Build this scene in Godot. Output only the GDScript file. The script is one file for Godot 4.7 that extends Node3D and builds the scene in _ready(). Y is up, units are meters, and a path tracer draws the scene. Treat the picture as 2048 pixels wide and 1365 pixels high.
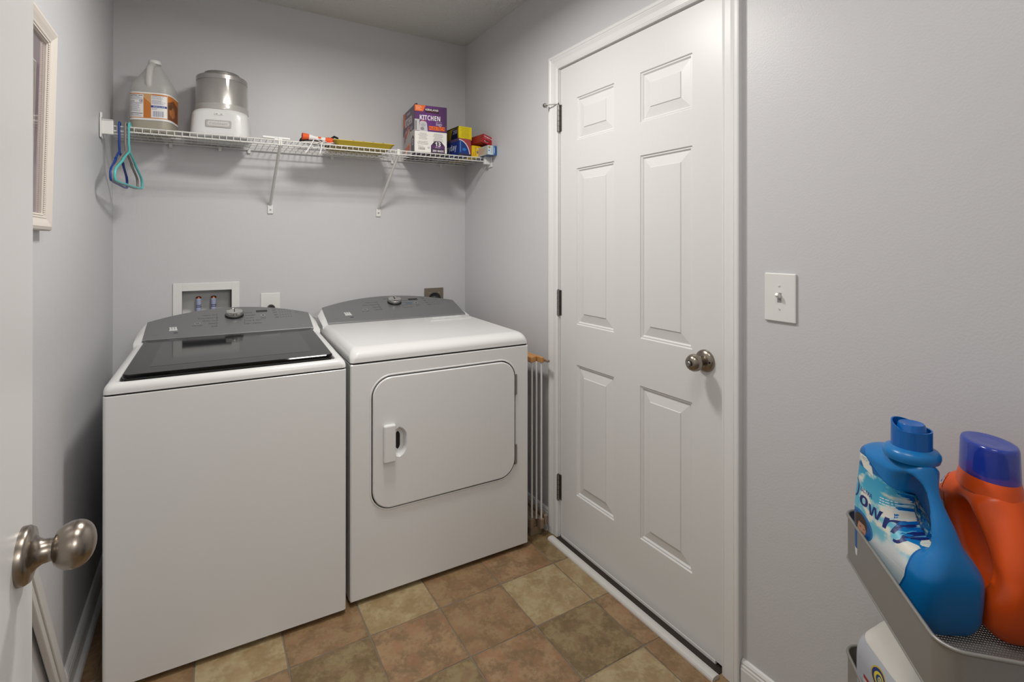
extends Node3D
# A small laundry room seen from its doorway. Back wall z = 0, right wall x = 0, floor y = 0, metres.

const LAMP_AT := Vector3(-0.83, 2.345, 1.22)
const FILL_PANEL_AT := Vector3(-0.95, 2.44, 2.25)  # added fill panel on the ceiling, out of view
const UNSEEN_HALL_LAMP_AT := Vector3(-0.85, 1.93, 4.0)  # unseen lamp behind the camera, placed to light the room through the doorway
const ROOM_W := 1.656      # left wall at x = -ROOM_W
const CEIL := 2.44
const FRONT_Z := 2.86
const RIGHT_WALL := Transform3D(Vector3(0, 0, 1), Vector3(0, 1, 0), Vector3(-1, 0, 0), Vector3.ZERO)   # local x = world z, local z = out of the wall
const LEFT_WALL := Transform3D(Vector3(0, 0, -1), Vector3(0, 1, 0), Vector3(1, 0, 0), Vector3(-ROOM_W, 0, 0))

var M := {}
var rng := RandomNumberGenerator.new()


func _ready() -> void:
	rng.seed = 20240611
	setup_view()
	setup_lights()
	make_materials()
	build_room()
	build_door()
	build_entry_door()
	build_floor()
	build_washer()
	build_dryer()
	build_shelf()
	build_shelf_items()
	build_hangers()
	build_wall_fittings()
	build_picture()
	build_rack()
	build_cart()
	build_bottles()


func setup_view() -> void:
	var cam := Camera3D.new()
	cam.name = "camera"
	cam.projection = Camera3D.PROJECTION_FRUSTUM
	cam.near = 0.05
	cam.far = 60.0
	cam.keep_aspect = Camera3D.KEEP_HEIGHT
	cam.size = 0.05 * 1365.0 / 1018.98
	cam.frustum_offset = Vector2(0.0, -0.05 * (682.5 - 484.83) / 1018.98)
	var b := Basis(Vector3.UP, -0.5426) * Basis(Vector3.RIGHT, 0.0014) * Basis(Vector3.BACK, 0.0007)
	cam.transform = Transform3D(b, Vector3(-1.3215, 1.2753, 2.7309))
	add_child(cam)
	cam.current = true
	var env := Environment.new()
	env.background_mode = Environment.BG_COLOR
	env.background_color = Color(0.02, 0.02, 0.02)
	env.tonemap_mode = Environment.TONE_MAPPER_LINEAR
	env.tonemap_exposure = 1.0
	env.sdfgi_enabled = true
	env.ssao_enabled = true
	env.ssil_enabled = true
	var we := WorldEnvironment.new()
	we.name = "world_environment"
	we.environment = env
	add_child(we)


func setup_lights() -> void:
	# the room's ceiling lamp, an added ceiling panel for fill, and an unseen hall lamp; fittings in build_room
	var l := AreaLight3D.new()
	l.name = "room_lamp_light"
	l.position = LAMP_AT - Vector3(0, 0.045, 0)
	l.rotation.x = -PI / 2.0
	l.area_size = Vector2(0.22, 0.22)
	l.light_color = Color(1.0, 0.985, 0.96)
	l.light_energy = 1.75
	l.area_range = 12.0
	l.shadow_enabled = true
	add_child(l)
	var p := AreaLight3D.new()
	p.name = "added_fill_light"
	p.position = FILL_PANEL_AT - Vector3(0, 0.048, 0)
	p.rotation.x = -PI / 2.0
	p.area_size = Vector2(0.46, 0.46)
	p.light_color = Color(1.0, 0.985, 0.96)
	p.light_energy = 0.6
	p.area_range = 12.0
	p.shadow_enabled = true
	add_child(p)
	var h := OmniLight3D.new()
	h.name = "unseen_hall_light"
	h.position = UNSEEN_HALL_LAMP_AT
	h.light_color = Color(1.0, 0.985, 0.96)
	h.light_energy = 0.8
	h.light_size = 0.14
	h.omni_range = 12.0
	h.omni_attenuation = 2.0
	h.shadow_enabled = true
	add_child(h)


# ---------------------------------------------------------------- mesh building
class MB:
	var v := PackedVector3Array()
	var n := PackedVector3Array()
	var t := PackedVector2Array()
	var ix := PackedInt32Array()
	var X := Transform3D.IDENTITY

	func vert(p: Vector3, nn: Vector3, uv := Vector2.ZERO) -> int:
		v.append(X * p)
		n.append((X.basis * nn).normalized())
		t.append(uv)
		return v.size() - 1

	func face(i: int, j: int, k: int) -> void:      # counter-clockwise seen from outside
		ix.append_array([i, k, j])

	func tri(a: Vector3, b: Vector3, c: Vector3) -> void:
		var nn := (b - a).cross(c - a).normalized()
		face(vert(a, nn), vert(b, nn), vert(c, nn))

	func quad(a: Vector3, b: Vector3, c: Vector3, d: Vector3, ua := Vector2(0, 1), ub := Vector2(1, 1), uc := Vector2(1, 0), ud := Vector2(0, 0)) -> void:
		var nn := (c - a).cross(d - b).normalized()
		var i := vert(a, nn, ua)
		vert(b, nn, ub)
		vert(c, nn, uc)
		vert(d, nn, ud)
		face(i, i + 1, i + 2)
		face(i, i + 2, i + 3)

	func box(c: Vector3, s: Vector3, r := 0.0, seg := 2) -> MB:
		var h := s / 2.0
		var dirs := [[Vector3.RIGHT, Vector3.UP, Vector3.BACK], [Vector3.LEFT, Vector3.UP, Vector3.FORWARD], [Vector3.UP, Vector3.BACK, Vector3.RIGHT], [Vector3.DOWN, Vector3.BACK, Vector3.LEFT], [Vector3.BACK, Vector3.UP, Vector3.LEFT], [Vector3.FORWARD, Vector3.UP, Vector3.RIGHT]]
		r = minf(r, minf(h.x, minf(h.y, h.z)) * 0.999)
		for f in dirs:
			var w: Vector3 = f[0]
			var up: Vector3 = f[1]
			var rt: Vector3 = up.cross(w)
			var hw := absf(h.dot(w))
			var hu := absf(h.dot(rt))
			var hv := absf(h.dot(up))
			if r <= 0.0:
				quad(c + w * hw - rt * hu - up * hv, c + w * hw + rt * hu - up * hv, c + w * hw + rt * hu + up * hv, c + w * hw - rt * hu + up * hv)
				continue
			var us := []
			var vs := []
			for k in seg + 1:
				var a := PI / 4.0 * (1.0 - float(k) / seg)
				us.append(-hu + r - r * tan(a))
				vs.append(-hv + r - r * tan(a))
			for k in seg + 1:
				var a := PI / 4.0 * float(k) / seg
				us.append(hu - r + r * tan(a))
				vs.append(hv - r + r * tan(a))
			var base := v.size()
			var m := us.size()
			for j in m:
				for i in m:
					var p: Vector3 = w * hw + rt * us[i] + up * vs[j]
					var q := Vector3(clampf(p.x, -h.x + r, h.x - r), clampf(p.y, -h.y + r, h.y - r), clampf(p.z, -h.z + r, h.z - r))
					var nn := (p - q).normalized()
					vert(c + q + nn * r, nn, Vector2((us[i] + hu) / (2 * hu), 1.0 - (vs[j] + hv) / (2 * hv)))
			for j in m - 1:
				for i in m - 1:
					var k := base + j * m + i
					face(k, k + 1, k + m + 1)
					face(k, k + m + 1, k + m)
		return self

	static func inset(poly: PackedVector2Array, d: float) -> PackedVector2Array:
		var out := PackedVector2Array()
		var c := poly.size()
		for i in c:
			var e0 := (poly[i] - poly[(i + c - 1) % c]).normalized()
			var e1 := (poly[(i + 1) % c] - poly[i]).normalized()
			var n0 := Vector2(-e0.y, e0.x)
			var n1 := Vector2(-e1.y, e1.x)
			var m := (n0 + n1)
			m = m / maxf(m.length_squared() * 0.5, 0.15)
			out.append(poly[i] + m * d)
		return out

	func prism(poly: PackedVector2Array, z0: float, z1: float, bev := 0.0, smooth := false, back := true) -> MB:   # poly counter-clockwise in x, y; extruded along z
		var lo := poly[0]
		var hi := poly[0]
		for p in poly:
			lo = lo.min(p)
			hi = hi.max(p)
		var c := poly.size()
		var small := inset(poly, bev) if bev > 0.0 else poly
		var levels := [[poly, z0], [poly, z1 - bev]]
		if bev > 0.0:
			levels.append([small, z1])
		for l in levels.size() - 1:
			var A: PackedVector2Array = levels[l][0]
			var B: PackedVector2Array = levels[l + 1][0]
			var za: float = levels[l][1]
			var zb: float = levels[l + 1][1]
			for i in c:
				var j := (i + 1) % c
				var a := Vector3(A[i].x, A[i].y, za)
				var b := Vector3(A[j].x, A[j].y, za)
				var cc := Vector3(B[j].x, B[j].y, zb)
				var d := Vector3(B[i].x, B[i].y, zb)
				if smooth:
					var ni := _pn(poly, i)
					var nj := _pn(poly, j)
					var up := 0.0 if l == 0 else 1.0
					var n1 := Vector3(ni.x, ni.y, up).normalized()
					var n2 := Vector3(nj.x, nj.y, up).normalized()
					var k := vert(a, n1)
					vert(b, n2)
					vert(cc, n2)
					vert(d, n1)
					face(k, k + 1, k + 2)
					face(k, k + 2, k + 3)
				else:
					quad(a, b, cc, d)
		var tr := Geometry2D.triangulate_polygon(small)
		_cap(small, tr, z1, true, lo, hi)
		if back:
			_cap(poly, Geometry2D.triangulate_polygon(poly), z0, false, lo, hi)
		return self

	func _pn(poly: PackedVector2Array, i: int) -> Vector2:
		var c := poly.size()
		var e := (poly[(i + 1) % c] - poly[(i + c - 1) % c]).normalized()
		return Vector2(e.y, -e.x)

	func _cap(p: PackedVector2Array, tr: PackedInt32Array, z: float, up: bool, lo: Vector2, hi: Vector2) -> void:
		var base := v.size()
		for q in p:
			vert(Vector3(q.x, q.y, z), Vector3(0, 0, 1.0 if up else -1.0), Vector2((q.x - lo.x) / (hi.x - lo.x), 1.0 - (q.y - lo.y) / (hi.y - lo.y)))
		for k in range(0, tr.size(), 3):
			var a := p[tr[k]]
			var b := p[tr[k + 1]]
			var c := p[tr[k + 2]]
			var ccw := (b - a).cross(c - a) > 0.0
			if ccw == up:
				face(base + tr[k], base + tr[k + 1], base + tr[k + 2])
			else:
				face(base + tr[k], base + tr[k + 2], base + tr[k + 1])

	func lathe(prof: Array, seg := 24, crease := 0.7, sx := 1.0, sz := 1.0) -> MB:     # [Vector2(radius, y)] bottom to top, round the y axis
		var norms := []
		for i in prof.size() - 1:
			var d: Vector2 = prof[i + 1] - prof[i]
			norms.append(Vector2(d.y, -d.x).normalized())
		for i in prof.size() - 1:
			var na: Vector2 = norms[i]
			var nb: Vector2 = norms[i]
			if i > 0 and norms[i].angle_to(norms[i - 1]) < crease and norms[i].angle_to(norms[i - 1]) > -crease:
				na = (norms[i] + norms[i - 1]).normalized()
			if i < norms.size() - 1 and absf(norms[i].angle_to(norms[i + 1])) < crease:
				nb = (norms[i] + norms[i + 1]).normalized()
			var base := v.size()
			for k in seg + 1:
				var a := TAU * k / seg
				var cs := Vector3(cos(a), 0, -sin(a))
				for e in 2:
					var p: Vector2 = prof[i + e]
					var nn: Vector2 = na if e == 0 else nb
					vert(Vector3(cs.x * p.x * sx, p.y, cs.z * p.x * sz), Vector3(cs.x * nn.x / sx, nn.y, cs.z * nn.x / sz), Vector2(float(k) / seg, float(i + e) / (prof.size() - 1)))
			for k in seg:
				var q := base + k * 2
				face(q, q + 2, q + 3)
				face(q, q + 3, q + 1)
		return self

	func tube(pts: Array, r, sides := 8, caps := true, closed := false, flat := 1.0) -> MB:
		var c := pts.size()
		var base := v.size()
		var up := Vector3.ZERO
		for i in c + (1 if closed else 0):
			var p: Vector3 = pts[i % c]
			var a: Vector3 = pts[(i + c - 1) % c] if closed or i > 0 else pts[0]
			var b: Vector3 = pts[(i + 1) % c] if closed or i < c - 1 else pts[c - 1]
			var d := (b - a).normalized()
			if up == Vector3.ZERO:
				up = Vector3.UP if absf(d.y) < 0.9 else Vector3.RIGHT
			up = (up - d * up.dot(d)).normalized()
			var rt := up.cross(d)
			var rad: float = r[i % c] if r is Array else r
			for k in sides:
				var ang := TAU * k / sides
				var off := rt * cos(ang) * flat + up * sin(ang)
				var nn := (rt * cos(ang) / flat + up * sin(ang)).normalized()
				vert(p + off * rad, nn, Vector2(float(k) / sides, float(i) / c))
		var rows := c + (1 if closed else 0)
		for i in rows - 1:
			for k in sides:
				var q := base + i * sides + k
				var q2 := base + i * sides + (k + 1) % sides
				face(q, q2, q2 + sides)
				face(q, q2 + sides, q + sides)
		if caps and not closed:
			for e in 2:
				var row := base + (0 if e == 0 else (rows - 1) * sides)
				var d: Vector3 = ((pts[0] - pts[1]) if e == 0 else (pts[c - 1] - pts[c - 2])).normalized()
				var inv := X.affine_inverse()
				var ring := []
				for k in sides:
					ring.append(vert(inv * v[row + k], d))
				for k in range(1, sides - 1):
					if e == 1:
						face(ring[0], ring[k], ring[k + 1])
					else:
						face(ring[0], ring[k + 1], ring[k])
		return self

	func loft(rings: Array, cap0 := true, cap1 := true) -> MB:     # closed rings of equal size; smooth; turned outward by itself
		var m := rings.size()
		var c: int = rings[0].size()
		var mid := Vector3.ZERO
		for r in rings:
			for p in r:
				mid += p
		mid /= m * c
		var norms := []
		var sum := 0.0
		for i in m:
			var row := PackedVector3Array()
			for k in c:
				var du: Vector3 = rings[i][(k + 1) % c] - rings[i][(k + c - 1) % c]
				var dv: Vector3 = rings[mini(i + 1, m - 1)][k] - rings[maxi(i - 1, 0)][k]
				var nn := du.cross(dv).normalized()
				sum += nn.dot((rings[i][k] - mid).normalized())
				row.append(nn)
			norms.append(row)
		var sgn := 1.0 if sum >= 0.0 else -1.0
		var base := v.size()
		for i in m:
			for k in c:
				vert(rings[i][k], norms[i][k] * sgn, Vector2(float(k) / c, float(i) / (m - 1)))
		for i in m - 1:
			for k in c:
				var q := base + i * c + k
				var q2 := base + i * c + (k + 1) % c
				if sgn > 0:
					face(q, q2, q2 + c)
					face(q, q2 + c, q + c)
				else:
					face(q, q2 + c, q2)
					face(q, q + c, q2 + c)
		for e in 2:
			if (e == 0 and not cap0) or (e == 1 and not cap1):
				continue
			var ring = rings[0] if e == 0 else rings[m - 1]
			var other = rings[1] if e == 0 else rings[m - 2]
			var cen := Vector3.ZERO
			var oc := Vector3.ZERO
			for k in c:
				cen += ring[k] / c
				oc += other[k] / c
			var nn := Vector3.ZERO
			for k in c:
				nn += (ring[k] - cen).cross(ring[(k + 1) % c] - cen)
			nn = nn.normalized()
			var flip := nn.dot(mid - cen) > 0.0
			if flip:
				nn = -nn
			var b2 := vert(cen, nn)
			for k in c:
				vert(ring[k], nn)
			for k in c:
				if flip:
					face(b2, b2 + 1 + (k + 1) % c, b2 + 1 + k)
				else:
					face(b2, b2 + 1 + k, b2 + 1 + (k + 1) % c)
		return self

	func mesh() -> ArrayMesh:
		var a := []
		a.resize(Mesh.ARRAY_MAX)
		a[Mesh.ARRAY_VERTEX] = v
		a[Mesh.ARRAY_NORMAL] = n
		a[Mesh.ARRAY_TEX_UV] = t
		a[Mesh.ARRAY_INDEX] = ix
		var am := ArrayMesh.new()
		am.add_surface_from_arrays(Mesh.PRIMITIVE_TRIANGLES, a)
		return am


func mb(x := Transform3D.IDENTITY) -> MB:
	var b := MB.new()
	b.X = x
	return b


func thing(called: String, label: String, category: String, at := Vector3.ZERO, turn := 0.0, group := "") -> Node3D:
	var o := Node3D.new()
	o.name = called
	add_child(o, true)
	o.position = at
	o.rotation.y = turn
	o.set_meta("label", label)
	o.set_meta("category", category)
	if group:
		o.set_meta("group", group)
	return o


func part(called: String, shape, mat: Material, parent: Node, label := "") -> MeshInstance3D:
	var o := MeshInstance3D.new()
	o.name = called
	o.mesh = shape.mesh() if shape is MB else shape
	o.material_override = mat
	parent.add_child(o, true)
	if label:
		o.set_meta("label", label)
	return o


func structure(called: String, shape: MB, mat: Material, label: String) -> MeshInstance3D:
	var o := part(called, shape, mat, self, label)
	o.set_meta("kind", "structure")
	return o


func rect2(hw: float, y0: float, y1: float, r: float, seg := 5, r_low := -1.0) -> PackedVector2Array:    # rounded rectangle, counter-clockwise, x from -hw to hw
	return rrect(-hw, y0, hw, y1, r, seg, r_low)


func rrect(x0: float, y0: float, x1: float, y1: float, r: float, seg := 5, r_low := -1.0) -> PackedVector2Array:
	var out := PackedVector2Array()
	var rl := r if r_low < 0.0 else r_low
	for q in 4:
		var rr := rl if q < 2 else r
		var c := Vector2(x0 + rr if q == 0 or q == 3 else x1 - rr, y0 + rr if q < 2 else y1 - rr)
		for k in seg + 1:
			var a := PI + q * PI / 2.0 + PI / 2.0 * k / seg
			out.append(c + Vector2(cos(a), sin(a)) * rr)
	return out


# ---------------------------------------------------------------- materials and pictures of surfaces
func rgb(r: float, g: float, b: float, a := 1.0) -> Color:
	return Color(r / 255.0, g / 255.0, b / 255.0, a)


func mat(called: String, c: Color, rough := 0.5, metal := 0.0) -> StandardMaterial3D:
	var m := StandardMaterial3D.new()
	m.resource_name = called
	m.albedo_color = c
	m.roughness = rough
	m.metallic = metal
	M[called] = m
	return m


func clear(called: String, c: Color, rough := 0.05) -> StandardMaterial3D:
	var m := mat(called, c, rough)
	m.transparency = BaseMaterial3D.TRANSPARENCY_ALPHA
	return m


func relief(m: StandardMaterial3D, freq: float, scale_cm: float, tile: float, oct := 4, seed_ := 3) -> void:
	var nz := FastNoiseLite.new()
	nz.seed = seed_
	nz.noise_type = FastNoiseLite.TYPE_SIMPLEX_SMOOTH
	nz.frequency = freq
	nz.fractal_octaves = oct
	var tx := NoiseTexture2D.new()
	tx.width = 512
	tx.height = 512
	tx.seamless = true
	tx.noise = nz
	m.heightmap_enabled = true
	m.heightmap_texture = tx
	m.heightmap_scale = scale_cm
	m.uv1_triplanar = true
	m.uv1_world_triplanar = true
	m.uv1_scale = Vector3.ONE / tile


func pic(w: int, h: int, c: Color) -> Image:
	var im := Image.create(w, h, false, Image.FORMAT_RGB8)
	im.fill(c)
	return im


func bar(im: Image, x: float, y: float, w: float, h: float, c: Color) -> void:      # fractions of the picture
	var W := im.get_width()
	var H := im.get_height()
	im.fill_rect(Rect2i(int(x * W), int(y * H), maxi(1, int(w * W)), maxi(1, int(h * H))), c)


func fill_poly(im: Image, pts: Array, c: Color) -> void:
	var W := im.get_width()
	var H := im.get_height()
	var p := PackedVector2Array()
	for q in pts:
		p.append(Vector2(q[0] * W, q[1] * H))
	var tr := Geometry2D.triangulate_polygon(p)
	for k in range(0, tr.size(), 3):
		fill_tri(im, p[tr[k]], p[tr[k + 1]], p[tr[k + 2]], c)


func oval(im: Image, cx: float, cy: float, rx: float, ry: float, c: Color) -> void:
	var pts := []
	for k in 40:
		pts.append([cx + rx * cos(TAU * k / 40.0), cy + ry * sin(TAU * k / 40.0)])
	fill_poly(im, pts, c)


func fill_tri(im: Image, a: Vector2, b: Vector2, c: Vector2, col: Color) -> void:
	var lo := a.min(b).min(c)
	var hi := a.max(b).max(c)
	if (b - a).cross(c - a) < 0.0:
		var s := b
		b = c
		c = s
	for y in range(maxi(0, int(lo.y)), mini(im.get_height(), int(hi.y) + 1)):
		for x in range(maxi(0, int(lo.x)), mini(im.get_width(), int(hi.x) + 1)):
			var q := Vector2(x + 0.5, y + 0.5)
			if (b - a).cross(q - a) >= -0.2 and (c - b).cross(q - b) >= -0.2 and (a - c).cross(q - c) >= -0.2:
				im.set_pixel(x, y, col)


func words(im: Image, s: String, x: float, y: float, w: float, h: float, c: Color, bold := false, quarter := 0, font := "Droid Sans") -> void:   # lettering that fills the rectangle (fractions)
	var f := SystemFont.new()
	f.font_names = PackedStringArray([font])
	f.font_weight = 700 if bold else 400
	var tm := TextMesh.new()
	tm.font = f
	tm.text = s
	tm.font_size = 64
	tm.pixel_size = 1.0
	tm.depth = 0.0
	tm.curve_step = 3.0
	var vs: PackedVector3Array = tm.get_mesh_arrays()[Mesh.ARRAY_VERTEX]
	var lo := Vector2(1e9, 1e9)
	var hi := -lo
	for p in vs:
		lo = lo.min(Vector2(p.x, p.y))
		hi = hi.max(Vector2(p.x, p.y))
	var W := im.get_width()
	var H := im.get_height()
	var q := PackedVector2Array()
	for p in vs:
		var u := (p.x - lo.x) / (hi.x - lo.x)
		var t := 1.0 - (p.y - lo.y) / (hi.y - lo.y)
		if quarter == 1:      # reads upward
			q.append(Vector2((x + t * w) * W, (y + (1.0 - u) * h) * H))
		else:
			q.append(Vector2((x + u * w) * W, (y + t * h) * H))
	for k in range(0, q.size(), 3):
		fill_tri(im, q[k], q[k + 1], q[k + 2], c)


func fine_print(im: Image, x: float, y: float, w: float, h: float, rows: int, c: Color, center := false) -> void:      # lines of print too small to read
	for k in rows:
		var yy := y + h * k / rows
		var ww := w * rng.randf_range(0.65, 1.0)
		var xx := x + (w - ww) / 2.0 if center else x
		var e := xx + ww
		while xx < e:
			var d := rng.randf_range(0.03, 0.09) * w
			bar(im, xx, yy, minf(d, e - xx), h / rows * 0.42, c)
			xx += d + 0.015 * w


func barcode(im: Image, x: float, y: float, w: float, h: float, c: Color) -> void:
	var xx := x
	while xx < x + w:
		var d := rng.randf_range(0.01, 0.04) * w
		bar(im, xx, y, d, h, c)
		xx += d + rng.randf_range(0.012, 0.04) * w


func printed(called: String, im: Image, rough := 0.45) -> StandardMaterial3D:
	var m := mat(called, Color.WHITE, rough)
	m.albedo_texture = ImageTexture.create_from_image(im)
	m.texture_repeat = false
	return m


func make_materials() -> void:
	relief(mat("wall_paint", rgb(204, 204, 207), 0.42), 0.085, 0.016, 0.30, 3)
	relief(mat("ceiling_paint", rgb(205, 205, 203), 0.8), 0.03, 0.35, 0.28, 4, 9)
	mat("trim_paint", rgb(226, 226, 226), 0.32)
	mat("door_paint", rgb(220, 220, 220), 0.36)
	mat("old_trim_paint", rgb(205, 203, 200), 0.45)
	mat("appliance_white", rgb(222, 222, 222), 0.22)
	mat("plastic_white", rgb(228, 228, 226), 0.35)
	mat("wire_white", rgb(222, 221, 216), 0.35)
	mat("dark_gap", rgb(28, 26, 25), 0.8)
	mat("black_plastic", rgb(20, 20, 21), 0.4)
	mat("nickel", rgb(150, 141, 131), 0.27, 1.0)
	mat("hinge_metal", rgb(150, 148, 146), 0.35, 1.0)
	mat("steel", rgb(190, 188, 186), 0.3, 1.0)
	mat("grout", rgb(120, 108, 92), 0.8)
	mat("threshold_brown", rgb(44, 34, 27), 0.6)
	mat("lid_glass", rgb(14, 14, 15), 0.05)
	M.lid_glass.metallic_specular = 0.36
	mat("lid_window", rgb(40, 40, 43), 0.07)
	M.lid_window.metallic_specular = 0.36
	var br := mat("brushed", rgb(200, 197, 193), 0.34, 0.85)
	br.anisotropy_enabled = false
	mat("grey_steel", rgb(168, 165, 162), 0.32, 0.7)
	mat("grey_plastic", rgb(150, 150, 150), 0.5)
	mat("board_dirt", rgb(96, 76, 62), 0.8)
	mat("lamp_glass", rgb(250, 246, 238), 0.5)
	M.lamp_glass.emission_enabled = true
	M.lamp_glass.emission = rgb(255, 248, 238)
	M.lamp_glass.emission_energy_multiplier = 1.2


# ---------------------------------------------------------------- the room
func slab(b: MB, x0: float, x1: float, y0: float, y1: float, z0: float, z1: float) -> void:
	b.box(Vector3(x0 + x1, y0 + y1, z0 + z1) / 2.0, Vector3(x1 - x0, y1 - y0, z1 - z0))


func build_room() -> void:
	var T := 0.12
	# back wall, with the opening of the washer box
	var b := mb()
	slab(b, -ROOM_W - T, -1.409, 0, CEIL, -T, 0)
	slab(b, -1.2136, T, 0, CEIL, -T, 0)
	slab(b, -1.409, -1.2136, 1.055, CEIL, -T, 0)
	slab(b, -1.409, -1.2136, 0, 0.905, -T, 0)
	structure("wall_back", b, M.wall_paint, "pale grey painted back wall behind the washer and dryer")
	b = mb()
	slab(b, -ROOM_W - T, -ROOM_W, 0, CEIL, 0, FRONT_Z)
	structure("wall_left", b, M.wall_paint, "pale grey painted left wall beside the washer")
	b = mb()
	slab(b, 0, T, 0, CEIL, 0, 0.928)
	slab(b, 0, T, 0, CEIL, 1.774, FRONT_Z)
	slab(b, 0, T, 2.044, CEIL, 0.928, 1.774)
	structure("wall_right", b, M.wall_paint, "pale grey painted right wall with the white door")
	b = mb()
	slab(b, -ROOM_W - T, -1.545, 0, CEIL, FRONT_Z, FRONT_Z + T)
	slab(b, -0.70, T, 0, CEIL, FRONT_Z, FRONT_Z + T)
	slab(b, -1.545, -0.70, 2.05, CEIL, FRONT_Z, FRONT_Z + T)
	structure("wall_front", b, M.wall_paint, "grey wall with the doorway the room is entered by")
	b = mb()
	slab(b, -2.5, 0.9, CEIL, CEIL + T, -T, 4.7)
	structure("ceiling", b, M.ceiling_paint, "textured off-white ceiling")
	# the hall outside the doorway
	b = mb()
	slab(b, -2.5, -2.38, 0, CEIL, FRONT_Z + T, 4.7)
	structure("wall_hall_left", b, M.wall_paint, "grey hall wall left of the doorway")
	b = mb()
	slab(b, 0.78, 0.9, 0, CEIL, FRONT_Z + T, 4.7)
	structure("wall_hall_right", b, M.wall_paint, "grey hall wall right of the doorway")
	b = mb()
	slab(b, -2.38, 0.78, 0, CEIL, 4.58, 4.7)
	structure("wall_hall_far", b, M.wall_paint, "grey hall wall facing the doorway")
	b = mb()
	slab(b, -2.5, -ROOM_W - T, 0, CEIL, FRONT_Z, FRONT_Z + T)
	slab(b, T, 0.9, 0, CEIL, FRONT_Z, FRONT_Z + T)
	structure("wall_hall_near", b, M.wall_paint, "grey hall wall beside the doorway")
	# baseboards: ogee top, flat face, quarter-round shoe
	baseboard("baseboard_left", LEFT_WALL, -FRONT_Z, -0.016, "white baseboard along the left wall")
	var bb := baseboard("baseboard_right", RIGHT_WALL, 0.016, 0.878, "white baseboard between the back wall and the door casing")
	var b2 := baseboard("baseboard_right", RIGHT_WALL, 1.823, FRONT_Z, "white baseboard right of the door casing")
	baseboard("baseboard_back", Transform3D.IDENTITY, -ROOM_W, 0.0, "white baseboard along the back wall")
	bb.name = "baseboard_right"
	b2.name = "baseboard_right_002"
	# lamps: the room's own, an added fill panel, an unseen one in the hall
	var o := thing("ceiling_lamp", "flush round ceiling lamp with a frosted glass disc in the laundry room", "lamp", Vector3(LAMP_AT.x, CEIL, LAMP_AT.z))
	part("lamp_base", mb().lathe([Vector2(0.13, -0.085), Vector2(0.165, -0.09), Vector2(0.17, -0.085), Vector2(0.17, 0)], 32), M.steel, o)
	part("glass_disc", mb().lathe([Vector2(0, -0.105), Vector2(0.08, -0.102), Vector2(0.13, -0.088), Vector2(0.13, -0.06)], 32), M.lamp_glass, o)
	o = thing("added_fill_panel", "added square ceiling panel for fill light, out of view near the entry doorway", "lamp", FILL_PANEL_AT)
	part("fill_panel_frame", mb().box(Vector3(0, -0.019, 0), Vector3(0.52, 0.038, 0.52), 0.004, 1), M.plastic_white, o)
	part("diffuser", mb().box(Vector3(0, -0.040, 0), Vector3(0.48, 0.006, 0.48), 0.002, 1), M.lamp_glass, o)
	o = thing("unseen_hall_lamp", "unseen round frosted lamp in the hall, placed to light the room through the doorway", "lamp", UNSEEN_HALL_LAMP_AT)
	var pr := []
	for k in 13:
		var a := PI * k / 12.0
		pr.append(Vector2(0.16 * sin(a), -0.16 * cos(a)))
	part("glass_globe", mb().lathe(pr, 28), M.lamp_glass, o)
	part("lamp_rod", mb().tube([Vector3(0, 0.16, 0), Vector3(0, CEIL - UNSEEN_HALL_LAMP_AT.y, 0)], 0.006, 8), M.steel, o)


func baseboard(called: String, wall: Transform3D, x0: float, x1: float, label: String) -> MeshInstance3D:
	var o: MeshInstance3D
	var pr := PackedVector2Array([Vector2(0, 0), Vector2(0.013, 0), Vector2(0.013, 0.062), Vector2(0.0115, 0.066), Vector2(0.0115, 0.071), Vector2(0.009, 0.075), Vector2(0.0095, 0.080), Vector2(0.006, 0.086), Vector2(0.0, 0.088)])
	var shoe := PackedVector2Array([Vector2(0.0131, 0), Vector2(0.027, 0), Vector2(0.0262, 0.006), Vector2(0.0235, 0.0115), Vector2(0.019, 0.015), Vector2(0.0131, 0.0165)])
	var b := mb(wall)
	run_profile(b, pr, x0, x1)
	o = structure(called, b, M.trim_paint, label)
	var s := mb(wall)
	run_profile(s, shoe, x0, x1)
	part("shoe_molding", s, M.trim_paint, o)
	return o


func run_profile(b: MB, pr: PackedVector2Array, x0: float, x1: float) -> void:
	var c := pr.size()
	for i in c:
		var p := pr[i]
		var q := pr[(i + 1) % c]
		# outline runs counter-clockwise in (z out, y up) seen from -x; so the outside is to the right
		b.quad(Vector3(x0, p.y, p.x), Vector3(x1, p.y, p.x), Vector3(x1, q.y, q.x), Vector3(x0, q.y, q.x))
	var tr := Geometry2D.triangulate_polygon(pr)
	for k in range(0, tr.size(), 3):
		for e in 2:
			var x := x0 if e == 0 else x1
			var A := Vector3(x, pr[tr[k]].y, pr[tr[k]].x)
			var B := Vector3(x, pr[tr[k + 1]].y, pr[tr[k + 1]].x)
			var C := Vector3(x, pr[tr[k + 2]].y, pr[tr[k + 2]].x)
			var nn := (B - A).cross(C - A)
			if (nn.x < 0) == (e == 0):
				b.tri(A, B, C)
			else:
				b.tri(A, C, B)


const DOOR_Z0 := 0.9465
const DOOR_Z1 := 1.7560
const DOOR_TOP := 2.0258
const PANEL_U := [1.0577, 1.2841, 1.4182, 1.6440]
const PANEL_V := [0.2278, 0.7700, 0.9375, 1.5850, 1.7020, 1.8800]


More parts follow.
